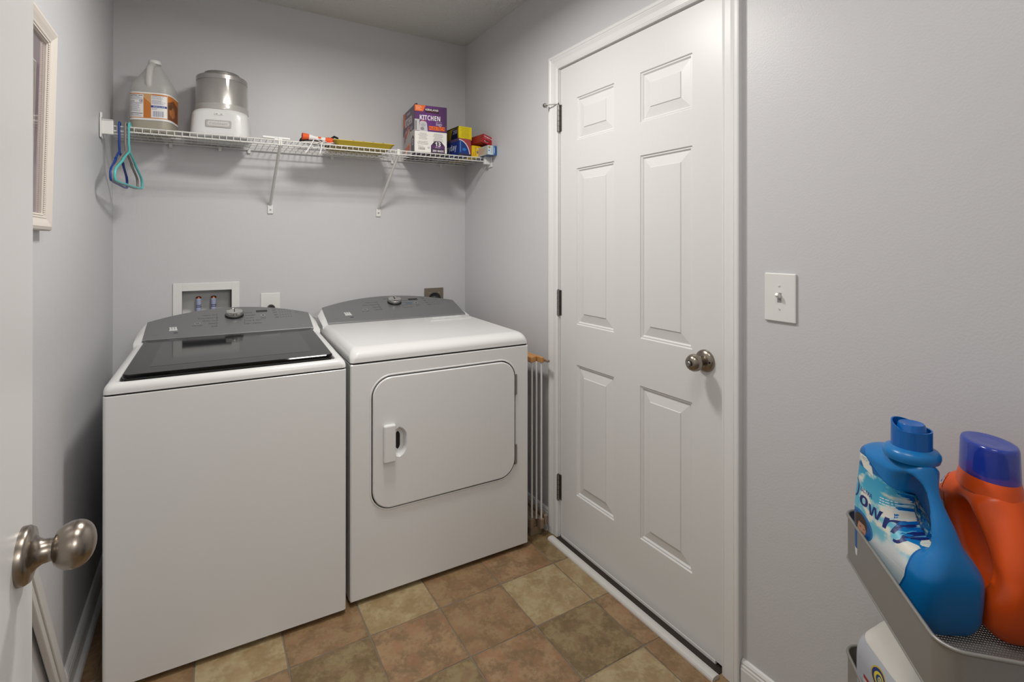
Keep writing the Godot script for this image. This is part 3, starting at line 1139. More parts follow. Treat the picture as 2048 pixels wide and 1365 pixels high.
func build_dryer() -> void:
	var hw := 0.3642
	var o := thing("clothes_dryer", "white front-loading clothes dryer with a square door, right of the washer", "dryer", Vector3(-0.522, 0, 0.926), deg_to_rad(-1.2))
	var depth := 0.82
	cabinet(o, hw, 0.016, 0.848, depth, 0.0205)
	var rings := [ring(hw, 0.0, -depth, 0.014, 0.853, 0.0), ring(hw, 0.0, -depth, 0.018, 0.866, 0.004)]
	for k in range(1, 8):
		var a := PI / 2.0 * k / 7.0
		rings.append(ring(hw - 0.030 * (1.0 - cos(a)), -0.052 * (1.0 - cos(a)), -depth, 0.026, 0.866 + 0.034 * sin(a), 0.014 * k / 7.0))
	part("deck", mb().loft(rings, false, true), M.appliance_white, o)
	var lc := mb(Transform3D(Basis(Vector3.RIGHT, 0.014), Vector3(0.210, 0.9065, -0.497)))
	lc.box(Vector3(0, 0.001, 0), Vector3(0.21, 0.004, 0.085), 0.0015, 1)
	lc.box(Vector3(0, 0.0045, -0.020), Vector3(0.15, 0.004, 0.020), 0.0015, 1)
	part("lint_screen_cover", lc, M.appliance_white, o)
	# door: slightly proud panel in a dark gap inside a raised rim
	var cx := -0.5172 + 0.522
	var poly := PackedVector2Array()
	for p in rect2(0.2920, 0.318, 0.7905, 0.070, 9):
		poly.append(p + Vector2(cx, 0))
	var gap := MB.inset(poly, -0.0045)
	var rim := MB.inset(poly, -0.011)
	var rb := mb()
	var n := poly.size()
	for i in n:
		var j := (i + 1) % n
		var levels := [[rim, 0.0002], [MB.inset(poly, -0.0080), 0.0022], [gap, 0.0016]]
		for k in 2:
			var A: PackedVector2Array = levels[k][0]
			var B: PackedVector2Array = levels[k + 1][0]
			rb.quad(Vector3(A[i].x, A[i].y, levels[k][1]), Vector3(A[j].x, A[j].y, levels[k][1]), Vector3(B[j].x, B[j].y, levels[k + 1][1]), Vector3(B[i].x, B[i].y, levels[k + 1][1]))
	part("door_rim", rb, M.appliance_white, o)
	var rd := rrect(-hw, 0.016, hw, 0.848, 0.006, 3)
	var front := mb()
	front.prism(rd, -0.020, 0.0, 0.004, true, false)
	part("front_panel", cut_face(front, MB.inset(rd, 0.004), gap, 0.0), M.appliance_white, o)
	part("door_gap", mb().prism(gap, -0.0203, -0.0195, 0.0, false, false), M.dark_gap, o)
	# the leaf has a hole where the pocket of the handle is sunk in
	var pocket := PackedVector2Array()
	for p in rrect(-0.742 + 0.522, 0.493, -0.6840 + 0.522, 0.606, 0.040, 8):
		pocket.append(p)
	var leaf := mb()
	leaf.prism(poly, -0.0180, 0.0065, 0.0035, true, false)
	var d := part("door", cut_face(leaf, MB.inset(poly, 0.0035), pocket, 0.0065), M.appliance_white, o)
	var pk := []
	for e in [[0.0, 0.0065], [0.003, 0.003], [0.010, -0.012], [0.020, -0.0165]]:
		var r := PackedVector3Array()
		for p in MB.inset(pocket, e[0]):
			r.append(Vector3(p.x, p.y, e[1]))
		pk.append(r)
	var pm := mb()
	for i in 3:
		var c: int = pk[0].size()
		for k in c:
			pm.quad(pk[i][k], pk[i][(k + 1) % c], pk[i + 1][(k + 1) % c], pk[i + 1][k])
	var lastr := PackedVector2Array()
	for p in pk[3]:
		lastr.append(Vector2(p.x, p.y))
	var trs := Geometry2D.triangulate_polygon(lastr)
	for k in range(0, trs.size(), 3):
		var A := Vector3(lastr[trs[k]].x, lastr[trs[k]].y, -0.0165)
		var B := Vector3(lastr[trs[k + 1]].x, lastr[trs[k + 1]].y, -0.0165)
		var C := Vector3(lastr[trs[k + 2]].x, lastr[trs[k + 2]].y, -0.0165)
		if (B - A).cross(C - A).z > 0:
			pm.tri(A, B, C)
		else:
			pm.tri(A, C, B)
	part("handle_pocket", pm, M.appliance_white, d)
	var hb := mb()
	hb.box(Vector3(-0.7515 + 0.522, 0.5535, 0.0140), Vector3(0.0440, 0.136, 0.018), 0.007, 3)
	part("door_handle", hb, M.appliance_white, d)
	for y in [[0.648, 0.732], [0.362, 0.442]]:
		var h := mb()
		h.tube([Vector3(cx + 0.2945, y[0], 0.0035), Vector3(cx + 0.2945, y[1], 0.0035)], 0.0042, 8)
		h.box(Vector3(cx + 0.299, (y[0] + y[1]) / 2.0, 0.0016), Vector3(0.010, y[1] - y[0], 0.0014))
		part("door_hinge", h, M.hinge_metal, o)
	var ang := Vector2(-0.9528, 0.3037)
	var f := console(o, 0.3365, 0.360, Vector2(-0.577, 0.9110), ang, 0.168, 0.268, -0.86, 0.890, printed("dryer_panel", panel_picture(true), 0.32))
	M.dryer_panel.metallic = 0.35
	dial(o, f, Vector2(0.018, 0.178), 0.0335, true)


func cut_face(b: MB, outer: PackedVector2Array, hole: PackedVector2Array, z: float) -> MB:
	# replaces the front cap of a prism by a ring round a hole: the cap is the last polygon added, so it is rebuilt here
	var keep := PackedInt32Array()
	for k in range(0, b.ix.size(), 3):
		var flat := true
		for e in 3:
			if absf(b.n[b.ix[k + e]].z - 1.0) > 1e-4:
				flat = false
		if not flat:
			keep.append_array([b.ix[k], b.ix[k + 1], b.ix[k + 2]])
	b.ix = keep
	# bridge the hole to the outline with one slit
	var hr := hole.duplicate()
	hr.reverse()
	var bi := 0
	var bj := 0
	var best := 1e9
	for i in outer.size():
		for j in hr.size():
			var dd := outer[i].distance_squared_to(hr[j])
			if dd < best:
				best = dd
				bi = i
				bj = j
	var p := PackedVector2Array()
	for k in outer.size() + 1:
		p.append(outer[(bi + k) % outer.size()])
	for k in hr.size() + 1:
		p.append(hr[(bj + k) % hr.size()])
	p[outer.size()] += Vector2(0.00001, -0.00001)
	p[p.size() - 1] += Vector2(0.00001, -0.00001)
	var tr := Geometry2D.triangulate_polygon(p)
	for k in range(0, tr.size(), 3):
		var A := Vector3(p[tr[k]].x, p[tr[k]].y, z)
		var B := Vector3(p[tr[k + 1]].x, p[tr[k + 1]].y, z)
		var C := Vector3(p[tr[k + 2]].x, p[tr[k + 2]].y, z)
		if (B - A).cross(C - A).z > 0:
			b.tri(A, B, C)
		else:
			b.tri(A, C, B)
	return b


# ---------------------------------------------------------------- wire shelf and what lies on it
const SHELF_TILT := 0.01025
const SHELF_Z := 0.303


func shelf_y(x: float) -> float:       # top of the deck wires
	return 1.7174 + (x + 1.5614) * SHELF_TILT + 0.0045


func build_shelf() -> void:
	var xm := -ROOM_W / 2.0
	var ym := 1.7174 + (xm + 1.5614) * SHELF_TILT
	var o := thing("wire_shelf", "long white wire shelf on two braces along the back wall above both machines", "shelf", Vector3(xm, ym, 0))
	o.rotation.z = atan(SHELF_TILT)
	var hl := ROOM_W / 2.0 - 0.012
	for r in [[0.0, SHELF_Z, 0.0030], [-0.0185, SHELF_Z, 0.0030], [-0.003, 0.150, 0.0028], [-0.003, 0.012, 0.0030], [-0.003, 0.225, 0.0022], [-0.003, 0.080, 0.0022]]:
		part("shelf_rod", mb().tube([Vector3(-hl, r[0], r[1]), Vector3(hl, r[0], r[1])], r[2], 8), M.wire_white, o)
	var w := mb().tube([Vector3(0, 0.0022, 0.006), Vector3(0, 0.0022, SHELF_Z - 0.004), Vector3(0, 0.0016, SHELF_Z + 0.0025), Vector3(0, -0.003, SHELF_Z + 0.0042), Vector3(0, -0.0210, SHELF_Z + 0.0042)], 0.0015, 6).mesh()
	var n := 63
	for k in n:
		var q := part("deck_wire", w, M.wire_white, o)
		q.position.x = -hl + 0.012 + k * 0.0258
	# end brackets on the side walls
	for e in [-1, 1]:
		var b := mb()
		var xw: float = e * (ROOM_W / 2.0 - 0.0015)
		b.box(Vector3(xw - e * 0.0025, -0.014, SHELF_Z + 0.012), Vector3(0.005, 0.074, 0.052), 0.002, 1)
		b.box(Vector3(xw - e * 0.020, -0.010, SHELF_Z + 0.012), Vector3(0.037, 0.052, 0.020), 0.003, 2)
		b.box(Vector3(xw - e * 0.020, 0.0175, SHELF_Z + 0.008), Vector3(0.037, 0.003, 0.032), 0.001, 1)
		b.box(Vector3(xw - e * 0.004, 0.032, SHELF_Z + 0.028), Vector3(0.007, 0.020, 0.012), 0.002, 1)
		part("end_bracket", b, M.plastic_white, o)
	# two diagonal braces with foot plates
	for e in [[-1.052, -1.0395], [-0.523, -0.5075]]:
		var x0: float = e[0] - xm
		var x1: float = e[1] - xm
		var yb := 1.432 - ym - x0 * SHELF_TILT
		var b := mb()
		b.tube([Vector3(x1, -0.021, SHELF_Z - 0.006), Vector3((x0 + x1) / 2.0, (yb - 0.0) * 0.5 + 0.01, SHELF_Z * 0.52), Vector3(x0, yb + 0.030, 0.010)], 0.0068, 10)
		b.box(Vector3(x1, -0.008, SHELF_Z - 0.004), Vector3(0.016, 0.032, 0.012), 0.003, 1)
		var br := part("brace", b, M.wire_white, o)
		part("foot_plate", mb().box(Vector3(x0, yb + 0.006, 0.0045), Vector3(0.025, 0.042, 0.008), 0.002, 1), M.plastic_white, br)
		part("screw", mb(Transform3D(Basis(Vector3.RIGHT, PI / 2.0), Vector3(x0, yb + 0.004, 0.0084))).lathe([Vector2(0.0042, 0), Vector2(0.0042, 0.0012), Vector2(0, 0.0016)], 12), M.hinge_metal, br)
	for x in [-1.452, -1.262, -1.142, -0.762, -0.445, -0.160]:
		part("wall_clip", mb().box(Vector3(x - xm, -0.010, 0.008), Vector3(0.014, 0.022, 0.013), 0.002, 1), M.plastic_white, o)
	# white T-shaped bar clipped over the front rod at the first brace
	var t := thing("plastic_bar", "short white plastic bar standing on the wire shelf right of ice cream maker", "bar", Vector3(-1.052, shelf_y(-1.052), 0.275), 0.02)
	part("grip", mb().tube([Vector3(-0.055, 0.0095, 0), Vector3(-0.0545, 0.0095, 0), Vector3(0.0545, 0.0095, 0), Vector3(0.055, 0.0095, 0)], [0.0045, 0.0065, 0.0065, 0.0045], 14), M.plastic_white, t)
	part("neck", mb().box(Vector3(0.0, 0.0025, 0.0), Vector3(0.019, 0.010, 0.012), 0.002, 1), M.plastic_white, t)
	var im := pic(96, 24, rgb(228, 228, 226))
	words(im, "TAP HERE", 0.08, 0.2, 0.84, 0.6, rgb(90, 90, 92), true)
	var q := mb()
	q.quad(Vector3(-0.011, 0.0085, 0.0067), Vector3(0.011, 0.0085, 0.0067), Vector3(0.011, 0.0125, 0.0062), Vector3(-0.011, 0.0125, 0.0062))
	part("moulded_print", q, printed("bar_print", im, 0.4), t)


func squircle(hx: float, hz: float, y: float, e: float, n := 40, c := Vector2.ZERO) -> PackedVector3Array:
	var out := PackedVector3Array()
	for k in n:
		var a := TAU * k / n
		var x := signf(cos(a)) * pow(absf(cos(a)), 2.0 / e) * hx
		var z := signf(sin(a)) * pow(absf(sin(a)), 2.0 / e) * hz
		out.append(Vector3(x + c.x, y, z + c.y))
	return out


func carton(o: Node3D, s: Vector3, m: Material, faces: Dictionary, at := Transform3D.IDENTITY) -> void:      # s = width, height, depth; base centre at the origin, front towards +z
	part("carton", mb(at).box(Vector3(0, s.y / 2.0, 0), s, 0.0015, 1), m, o)
	var e := 0.0007
	for f in faces:
		var b := mb(at)
		var hx := s.x / 2.0
		var hz := s.z / 2.0
		match f:
			"front_print": b.quad(Vector3(-hx, 0.001, hz + e), Vector3(hx, 0.001, hz + e), Vector3(hx, s.y - 0.001, hz + e), Vector3(-hx, s.y - 0.001, hz + e))
			"left_print": b.quad(Vector3(-hx - e, 0.001, -hz), Vector3(-hx - e, 0.001, hz), Vector3(-hx - e, s.y - 0.001, hz), Vector3(-hx - e, s.y - 0.001, -hz))
			"right_print": b.quad(Vector3(hx + e, 0.001, hz), Vector3(hx + e, 0.001, -hz), Vector3(hx + e, s.y - 0.001, -hz), Vector3(hx + e, s.y - 0.001, hz))
			"bottom_print": b.quad(Vector3(-hx, -e, -hz), Vector3(hx, -e, -hz), Vector3(hx, -e, hz), Vector3(-hx, -e, hz))
			"top_print": b.quad(Vector3(-hx, s.y + e, hz), Vector3(hx, s.y + e, hz), Vector3(hx, s.y + e, -hz), Vector3(-hx, s.y + e, -hz))
		part(f, b, faces[f], o)


func build_shelf_items() -> void:
	build_vinegar_jug()
	build_ice_cream_maker()
	build_bundle()
	# yellow flaring plastic tray
	var x := -0.668
	var o := thing("yellow_tray", "shallow flaring yellow plastic tray on the wire shelf left of the bin-bag box", "tray", Vector3(x, shelf_y(x), 0.175), 0.0)
	o.rotation.z = atan(SHELF_TILT)
	mat("yellow_plastic", rgb(214, 186, 20), 0.45)
	mat("olive_plastic", rgb(168, 146, 44), 0.5)
	var rings := []
	for e in [[0.128, 0.108, 0.0], [0.129, 0.109, 0.003], [0.140, 0.120, 0.019], [0.144, 0.124, 0.0225], [0.1445, 0.1245, 0.0245], [0.142, 0.122, 0.0250], [0.132, 0.112, 0.012]]:
		var r := PackedVector3Array()
		for p in rrect(-e[0], -e[1], e[0], e[1], 0.012, 4):
			r.append(Vector3(p.x, e[2], -p.y))
		rings.append(r)
	part("tray_body", mb().loft(rings.slice(0, 4), true, false), M.olive_plastic, o, "olive yellow sloping sides")
	part("tray_rim", mb().loft(rings.slice(3, 7), false, true), M.yellow_plastic, o)
	for k in 4:
		part("stud", mb().box(Vector3(-0.055 + 0.047 * k, 0.0265, 0.118), Vector3(0.010, 0.003, 0.006), 0.001, 1), M.hinge_metal, o)
	build_boxes()


func build_vinegar_jug() -> void:
	var x := -1.5005
	var o := thing("plastic_jug", "clear plastic gallon jug with an orange label and white cap, nearly empty", "jug", Vector3(x, shelf_y(x), 0.150), deg_to_rad(-13.0))
	var m := clear("jug_plastic", rgb(214, 212, 208, 0.42), 0.34)
	var body := []
	for e in [[0.066, 0.0, 5.0], [0.0715, 0.005, 4.6], [0.073, 0.016, 4.4], [0.073, 0.172, 4.2], [0.0725, 0.186, 3.9], [0.070, 0.198, 3.6], [0.060, 0.218, 3.1], [0.046, 0.243, 2.6], [0.032, 0.268, 2.2], [0.0235, 0.283, 2.0], [0.0205, 0.290, 2.0], [0.0200, 0.299, 2.0]]:
		body.append(squircle(e[0], e[0], e[1], e[2]))
	part("jug_body", mb().loft(body, true, false), m, o)
	# handle runs down the front from the neck to the shoulder
	part("handle", mb().tube([Vector3(0, 0.284, 0.022), Vector3(0, 0.276, 0.040), Vector3(0, 0.262, 0.0545), Vector3(0, 0.240, 0.0615), Vector3(0, 0.215, 0.066), Vector3(0, 0.196, 0.0675), Vector3(0, 0.186, 0.062)], [0.012, 0.0125, 0.0125, 0.012, 0.012, 0.0125, 0.013], 14), clear("jug_handle_plastic", rgb(222, 221, 218, 0.62), 0.34), o)
	part("cap", mb().lathe([Vector2(0.0215, 0.292), Vector2(0.0225, 0.293), Vector2(0.0225, 0.304), Vector2(0.0205, 0.307), Vector2(0, 0.3075)], 28), M.plastic_white, o)
	var liq := []
	for e in [[0.064, 0.002, 5.0], [0.0698, 0.007, 4.6], [0.0712, 0.018, 4.4], [0.0712, 0.044, 4.4]]:
		liq.append(squircle(e[0], e[0], e[1], e[2]))
	part("vinegar", mb().loft(liq), mat("vinegar", rgb(150, 138, 88), 0.25), o, "pale olive liquid in the bottom of the jug")
	# wrapped label
	var im := pic(1024, 400, rgb(236, 234, 231))
	var org := rgb(196, 120, 52)
	bar(im, 0.0, 0.05, 0.345, 0.88, org)
	bar(im, 0.375, 0.05, 0.625, 0.88, org)
	fill_poly(im, [[0.10, 0.05], [0.20, 0.05], [0.34, 0.58], [0.34, 0.9]], rgb(208, 160, 112))
	bar(im, 0.012, 0.085, 0.125, 0.82, rgb(232, 230, 228))
	words(im, "Nutrition Facts", 0.017, 0.095, 0.112, 0.058, rgb(44, 52, 100), true)
	var blue := rgb(70, 82, 140)
	fine_print(im, 0.017, 0.17, 0.112, 0.08, 2, blue)
	bar(im, 0.017, 0.255, 0.115, 0.014, blue)
	words(im, "Calories", 0.017, 0.315, 0.045, 0.045, blue, true)
	words(im, "120", 0.10, 0.285, 0.03, 0.08, blue, true)
	bar(im, 0.017, 0.385, 0.115, 0.008, blue)
	fine_print(im, 0.017, 0.405, 0.112, 0.32, 9, blue)
	bar(im, 0.017, 0.755, 0.115, 0.018, rgb(40, 46, 88))
	fine_print(im, 0.017, 0.79, 0.112, 0.10, 3, blue)
	bar(im, 0.20, 0.10, 0.125, 0.80, rgb(234, 232, 230))
	fine_print(im, 0.205, 0.115, 0.11, 0.14, 4, blue)
	fine_print(im, 0.205, 0.27, 0.11, 0.16, 5, blue)
	bar(im, 0.198, 0.46, 0.129, 0.075, rgb(44, 62, 140))
	words(im, "DISTILLED", 0.218, 0.475, 0.09, 0.045, rgb(190, 198, 226), true)
	fine_print(im, 0.205, 0.56, 0.06, 0.06, 2, blue)
	barcode(im, 0.215, 0.66, 0.085, 0.20, rgb(70, 78, 126))
	fill_poly(im, [[0.38, 0.30], [0.47, 0.16], [0.60, 0.30], [0.60, 0.93], [0.38, 0.93]], rgb(120, 74, 44))
	oval(im, 0.455, 0.62, 0.06, 0.20, rgb(178, 112, 62))
	oval(im, 0.41, 0.45, 0.03, 0.09, rgb(92, 66, 40))
	var lb := mb()
	var n := 96
	for row in 2:
		var y: float = [0.158, 0.046][row]
		for k in n + 1:
			var f := float(k) / n
			var a := PI - TAU * 0.865 * f + 0.55      # starts past the left edge of the front
			var cx := cos(a)
			var cz := sin(a)
			var p := Vector3(signf(cx) * pow(absf(cx), 2.0 / 4.3), 0, signf(cz) * pow(absf(cz), 2.0 / 4.3)) * 0.0738
			lb.vert(Vector3(p.x, y, p.z), Vector3(signf(cx) * pow(absf(cx), 1.6), 0, signf(cz) * pow(absf(cz), 1.6)), Vector2(jug_u(p), float(row)))
	for k in n:
		lb.face(n + 1 + k, n + 2 + k, k + 1)
		lb.face(n + 1 + k, k + 1, k)
	part("label", lb, printed("jug_label", im, 0.5), o)


func jug_u(p: Vector3) -> float:      # distance round the square jug from the front left corner, 0..1 over 0.42 m
	var h := 0.0738
	if p.z >= absf(p.x) - 0.0001:
		return (p.x + h) / 0.42
	if p.x > 0.0 and absf(p.z) <= p.x:
		return (3.0 * h - p.z) / 0.42
	if p.z < 0.0 and absf(p.x) <= -p.z:
		return minf(0.99, (5.0 * h - p.x) / 0.42)
	return 0.012


func build_ice_cream_maker() -> void:
	var x := -1.2565
	var o := thing("ice_cream_maker", "white and brushed steel ice cream maker standing on the wire shelf", "ice cream maker", Vector3(x, shelf_y(x), 0.150), deg_to_rad(-8.0))
	var rings := []
	for e in [[0.1090, 0.1000, 0.0, 5.0], [0.1125, 0.1035, 0.004, 5.0], [0.1120, 0.1030, 0.020, 5.0], [0.1085, 0.1015, 0.080, 4.6], [0.1075, 0.1010, 0.095, 4.3], [0.1050, 0.1005, 0.106, 3.6], [0.1015, 0.0990, 0.1145, 2.8], [0.0975, 0.0975, 0.1185, 2.2], [0.0955, 0.0955, 0.1195, 2.0]]:
		rings.append(squircle(e[0], e[1], e[2], e[3], 56))
	part("motor_base", mb().loft(rings), M.appliance_white, o)
	part("collar", mb().lathe([Vector2(0.099, 0.116), Vector2(0.1035, 0.117), Vector2(0.1035, 0.139), Vector2(0.1025, 0.1415), Vector2(0.098, 0.1415)], 56), clear("clear_plastic", rgb(205, 203, 200, 0.55), 0.12), o)
	part("steel_bowl", mb().lathe([Vector2(0.0975, 0.118), Vector2(0.0985, 0.140), Vector2(0.0965, 0.150), Vector2(0.0955, 0.248), Vector2(0.094, 0.250)], 64), M.brushed, o)
	part("clear_sleeve", mb().lathe([Vector2(0.1022, 0.142), Vector2(0.1000, 0.252), Vector2(0.1000, 0.262), Vector2(0.096, 0.270)], 64), clear("sleeve_plastic", rgb(210, 208, 205, 0.18), 0.08), o)
	part("bowl_rim", mb().lathe([Vector2(0.0945, 0.2490), Vector2(0.0985, 0.2495), Vector2(0.0985, 0.266), Vector2(0.094, 0.271), Vector2(0.074, 0.2735), Vector2(0.073, 0.262)], 64), M.grey_steel, o)
	part("lid_ring", mb().lathe([Vector2(0.0700, 0.272), Vector2(0.0705, 0.285), Vector2(0.068, 0.289), Vector2(0.061, 0.290), Vector2(0.059, 0.283), Vector2(0.057, 0.276), Vector2(0, 0.276)], 56), M.grey_steel, o)
	# rating plate and switch
	var face := Transform3D(Basis(Vector3.RIGHT, -0.022), Vector3(-0.002, 0.052, 0.1028))
	var p := part("badge", mb(face).prism(rect2(0.0475, -0.0155, 0.0155, 0.004, 4), -0.002, 0.0022, 0.0008), M.brushed, o)
	var im := pic(256, 72, rgb(206, 205, 203))
	words(im, "Cuisinart", 0.10, 0.22, 0.80, 0.50, rgb(168, 167, 166), true, 0, "Droid Serif")
	part("badge_plate", mb(face).prism(rect2(0.0415, -0.0105, 0.0105, 0.0095, 5), 0.002, 0.0034, 0.0006), printed("badge_print", im, 0.28), p)
	var sw := Transform3D(Basis(Vector3.RIGHT, -0.08), Vector3(0.000, 0.0935, 0.1012))
	part("switch", mb(sw).box(Vector3.ZERO, Vector3(0.034, 0.009, 0.005), 0.002, 1), M.plastic_white, o)
	for e in [-0.0085, 0.0085]:
		part("switch_mark", mb(sw).box(Vector3(e, 0.0, 0.0026), Vector3(0.007, 0.0018, 0.0006)), M.black_plastic, o)
	part("base_slot", mb().box(Vector3(0.012, 0.0045, 0.1028), Vector3(0.085, 0.003, 0.003)), M.dark_gap, o)


func build_bundle() -> void:
	var x := -0.872
	var o := thing("cloth_bundle", "bundled orange, black and white cloth with two white strings hanging over the shelf edge", "cloth bundle", Vector3(x, shelf_y(x), 0.232), deg_to_rad(4.0))
	mat("orange_cloth", rgb(226, 96, 52), 0.85)
	mat("white_cloth", rgb(226, 222, 220), 0.85)
	mat("black_cloth", rgb(17, 17, 18), 0.85)
	# black folded layer with wavy edges
	var rings := []
	for k in 15:
		var u := -0.070 + 0.140 * k / 14.0
		var hh := 0.011 + 0.004 * sin(k * 1.7) + (0.008 if k > 9 and k < 13 else 0.0)
		var r := PackedVector3Array()
		for q in 14:
			var a := TAU * q / 14.0
			r.append(Vector3(u, 0.020 + 0.003 * sin(k * 2.3) + hh * sin(a), -0.012 + (0.040 + 0.006 * sin(k * 1.1)) * cos(a)))
		rings.append(r)
	part("black_fold", mb().loft(rings), M.black_cloth, o)
	# rolled front: orange ends, white middle with orange flecks
	var roll := [[-0.074, 0.030, 0.016], [-0.072, 0.030, 0.0155], [-0.047, 0.030, 0.0135], [-0.020, 0.0275, 0.0095], [0.008, 0.0265, 0.0085], [0.026, 0.0260, 0.0100], [0.045, 0.0225, 0.0150], [0.058, 0.0200, 0.0160], [0.064, 0.0195, 0.013]]
	var segs := [["orange_roll", 0, 2, M.orange_cloth], ["white_roll", 2, 5, M.white_cloth], ["orange_roll", 5, 8, M.orange_cloth]]
	for s in segs:
		var pts := []
		var rr := []
		for k in range(s[1], s[2] + 1):
			pts.append(Vector3(roll[k][0], roll[k][1], 0.026))
			rr.append(roll[k][2])
		part(s[0], mb().tube(pts, rr, 14), s[3], o)
	part("orange_fleck", mb().box(Vector3(0.000, 0.0300, 0.0325), Vector3(0.014, 0.010, 0.006), 0.0025, 2), M.orange_cloth, o)
	part("white_tip", mb(Transform3D(Basis(Vector3.FORWARD, 0.5), Vector3(0.061, 0.0225, 0.030))).box(Vector3.ZERO, Vector3(0.010, 0.018, 0.016), 0.004, 2), M.white_cloth, o)
	# white sole-like flap lying below, turned up at the right
	rings = []
	for k in 13:
		var f := k / 12.0
		var u := -0.070 + 0.172 * f
		var y := 0.0025 + 0.030 * pow(maxf(0.0, (f - 0.62) / 0.38), 1.7)
		var hz := 0.046 * sqrt(maxf(0.02, 1.0 - pow(absf(f - 0.5) * 1.96, 3.0)))
		var r := PackedVector3Array()
		for q in 12:
			var a := TAU * q / 12.0
			r.append(Vector3(u - 0.002 * sin(a), y + 0.0048 + 0.0048 * sin(a), 0.004 + hz * cos(a)))
		rings.append(r)
	part("white_flap", mb().loft(rings), M.white_cloth, o)
	part("black_loop", mb().tube([Vector3(0.058, 0.036, 0.016), Vector3(0.072, 0.046, 0.016), Vector3(0.086, 0.041, 0.016), Vector3(0.088, 0.028, 0.016), Vector3(0.076, 0.020, 0.016), Vector3(0.062, 0.026, 0.016)], 0.0058, 8, false, true), M.black_cloth, o)
	part("black_cord", mb().tube([Vector3(0.082, 0.036, 0.010), Vector3(0.096, 0.034, 0.012), Vector3(0.103, 0.022, 0.014), Vector3(0.098, 0.009, 0.016)], 0.0016, 6), M.black_cloth, o)
	# strings
	part("white_string", mb().tube([Vector3(-0.030, 0.020, 0.045), Vector3(-0.034, 0.012, 0.068), Vector3(-0.042, 0.000, 0.083), Vector3(-0.052, -0.018, 0.087), Vector3(-0.064, -0.040, 0.086), Vector3(-0.074, -0.054, 0.085)], [0.0022, 0.0022, 0.0024, 0.0026, 0.0030, 0.0036], 7), M.white_cloth, o)
	part("white_string", mb().tube([Vector3(0.026, 0.012, 0.050), Vector3(0.012, 0.008, 0.068), Vector3(-0.001, 0.002, 0.080), Vector3(-0.005, -0.014, 0.086), Vector3(-0.007, -0.034, 0.086), Vector3(-0.012, -0.052, 0.085)], [0.0022, 0.0022, 0.0024, 0.0028, 0.0030, 0.0036], 7), M.white_cloth, o)
	part("white_string", mb().tube([Vector3(-0.022, 0.022, 0.043), Vector3(-0.012, 0.012, 0.062), Vector3(-0.004, 0.004, 0.076), Vector3(-0.026, -0.004, 0.084), Vector3(-0.040, -0.008, 0.084)], 0.0020, 7), M.white_cloth, o)


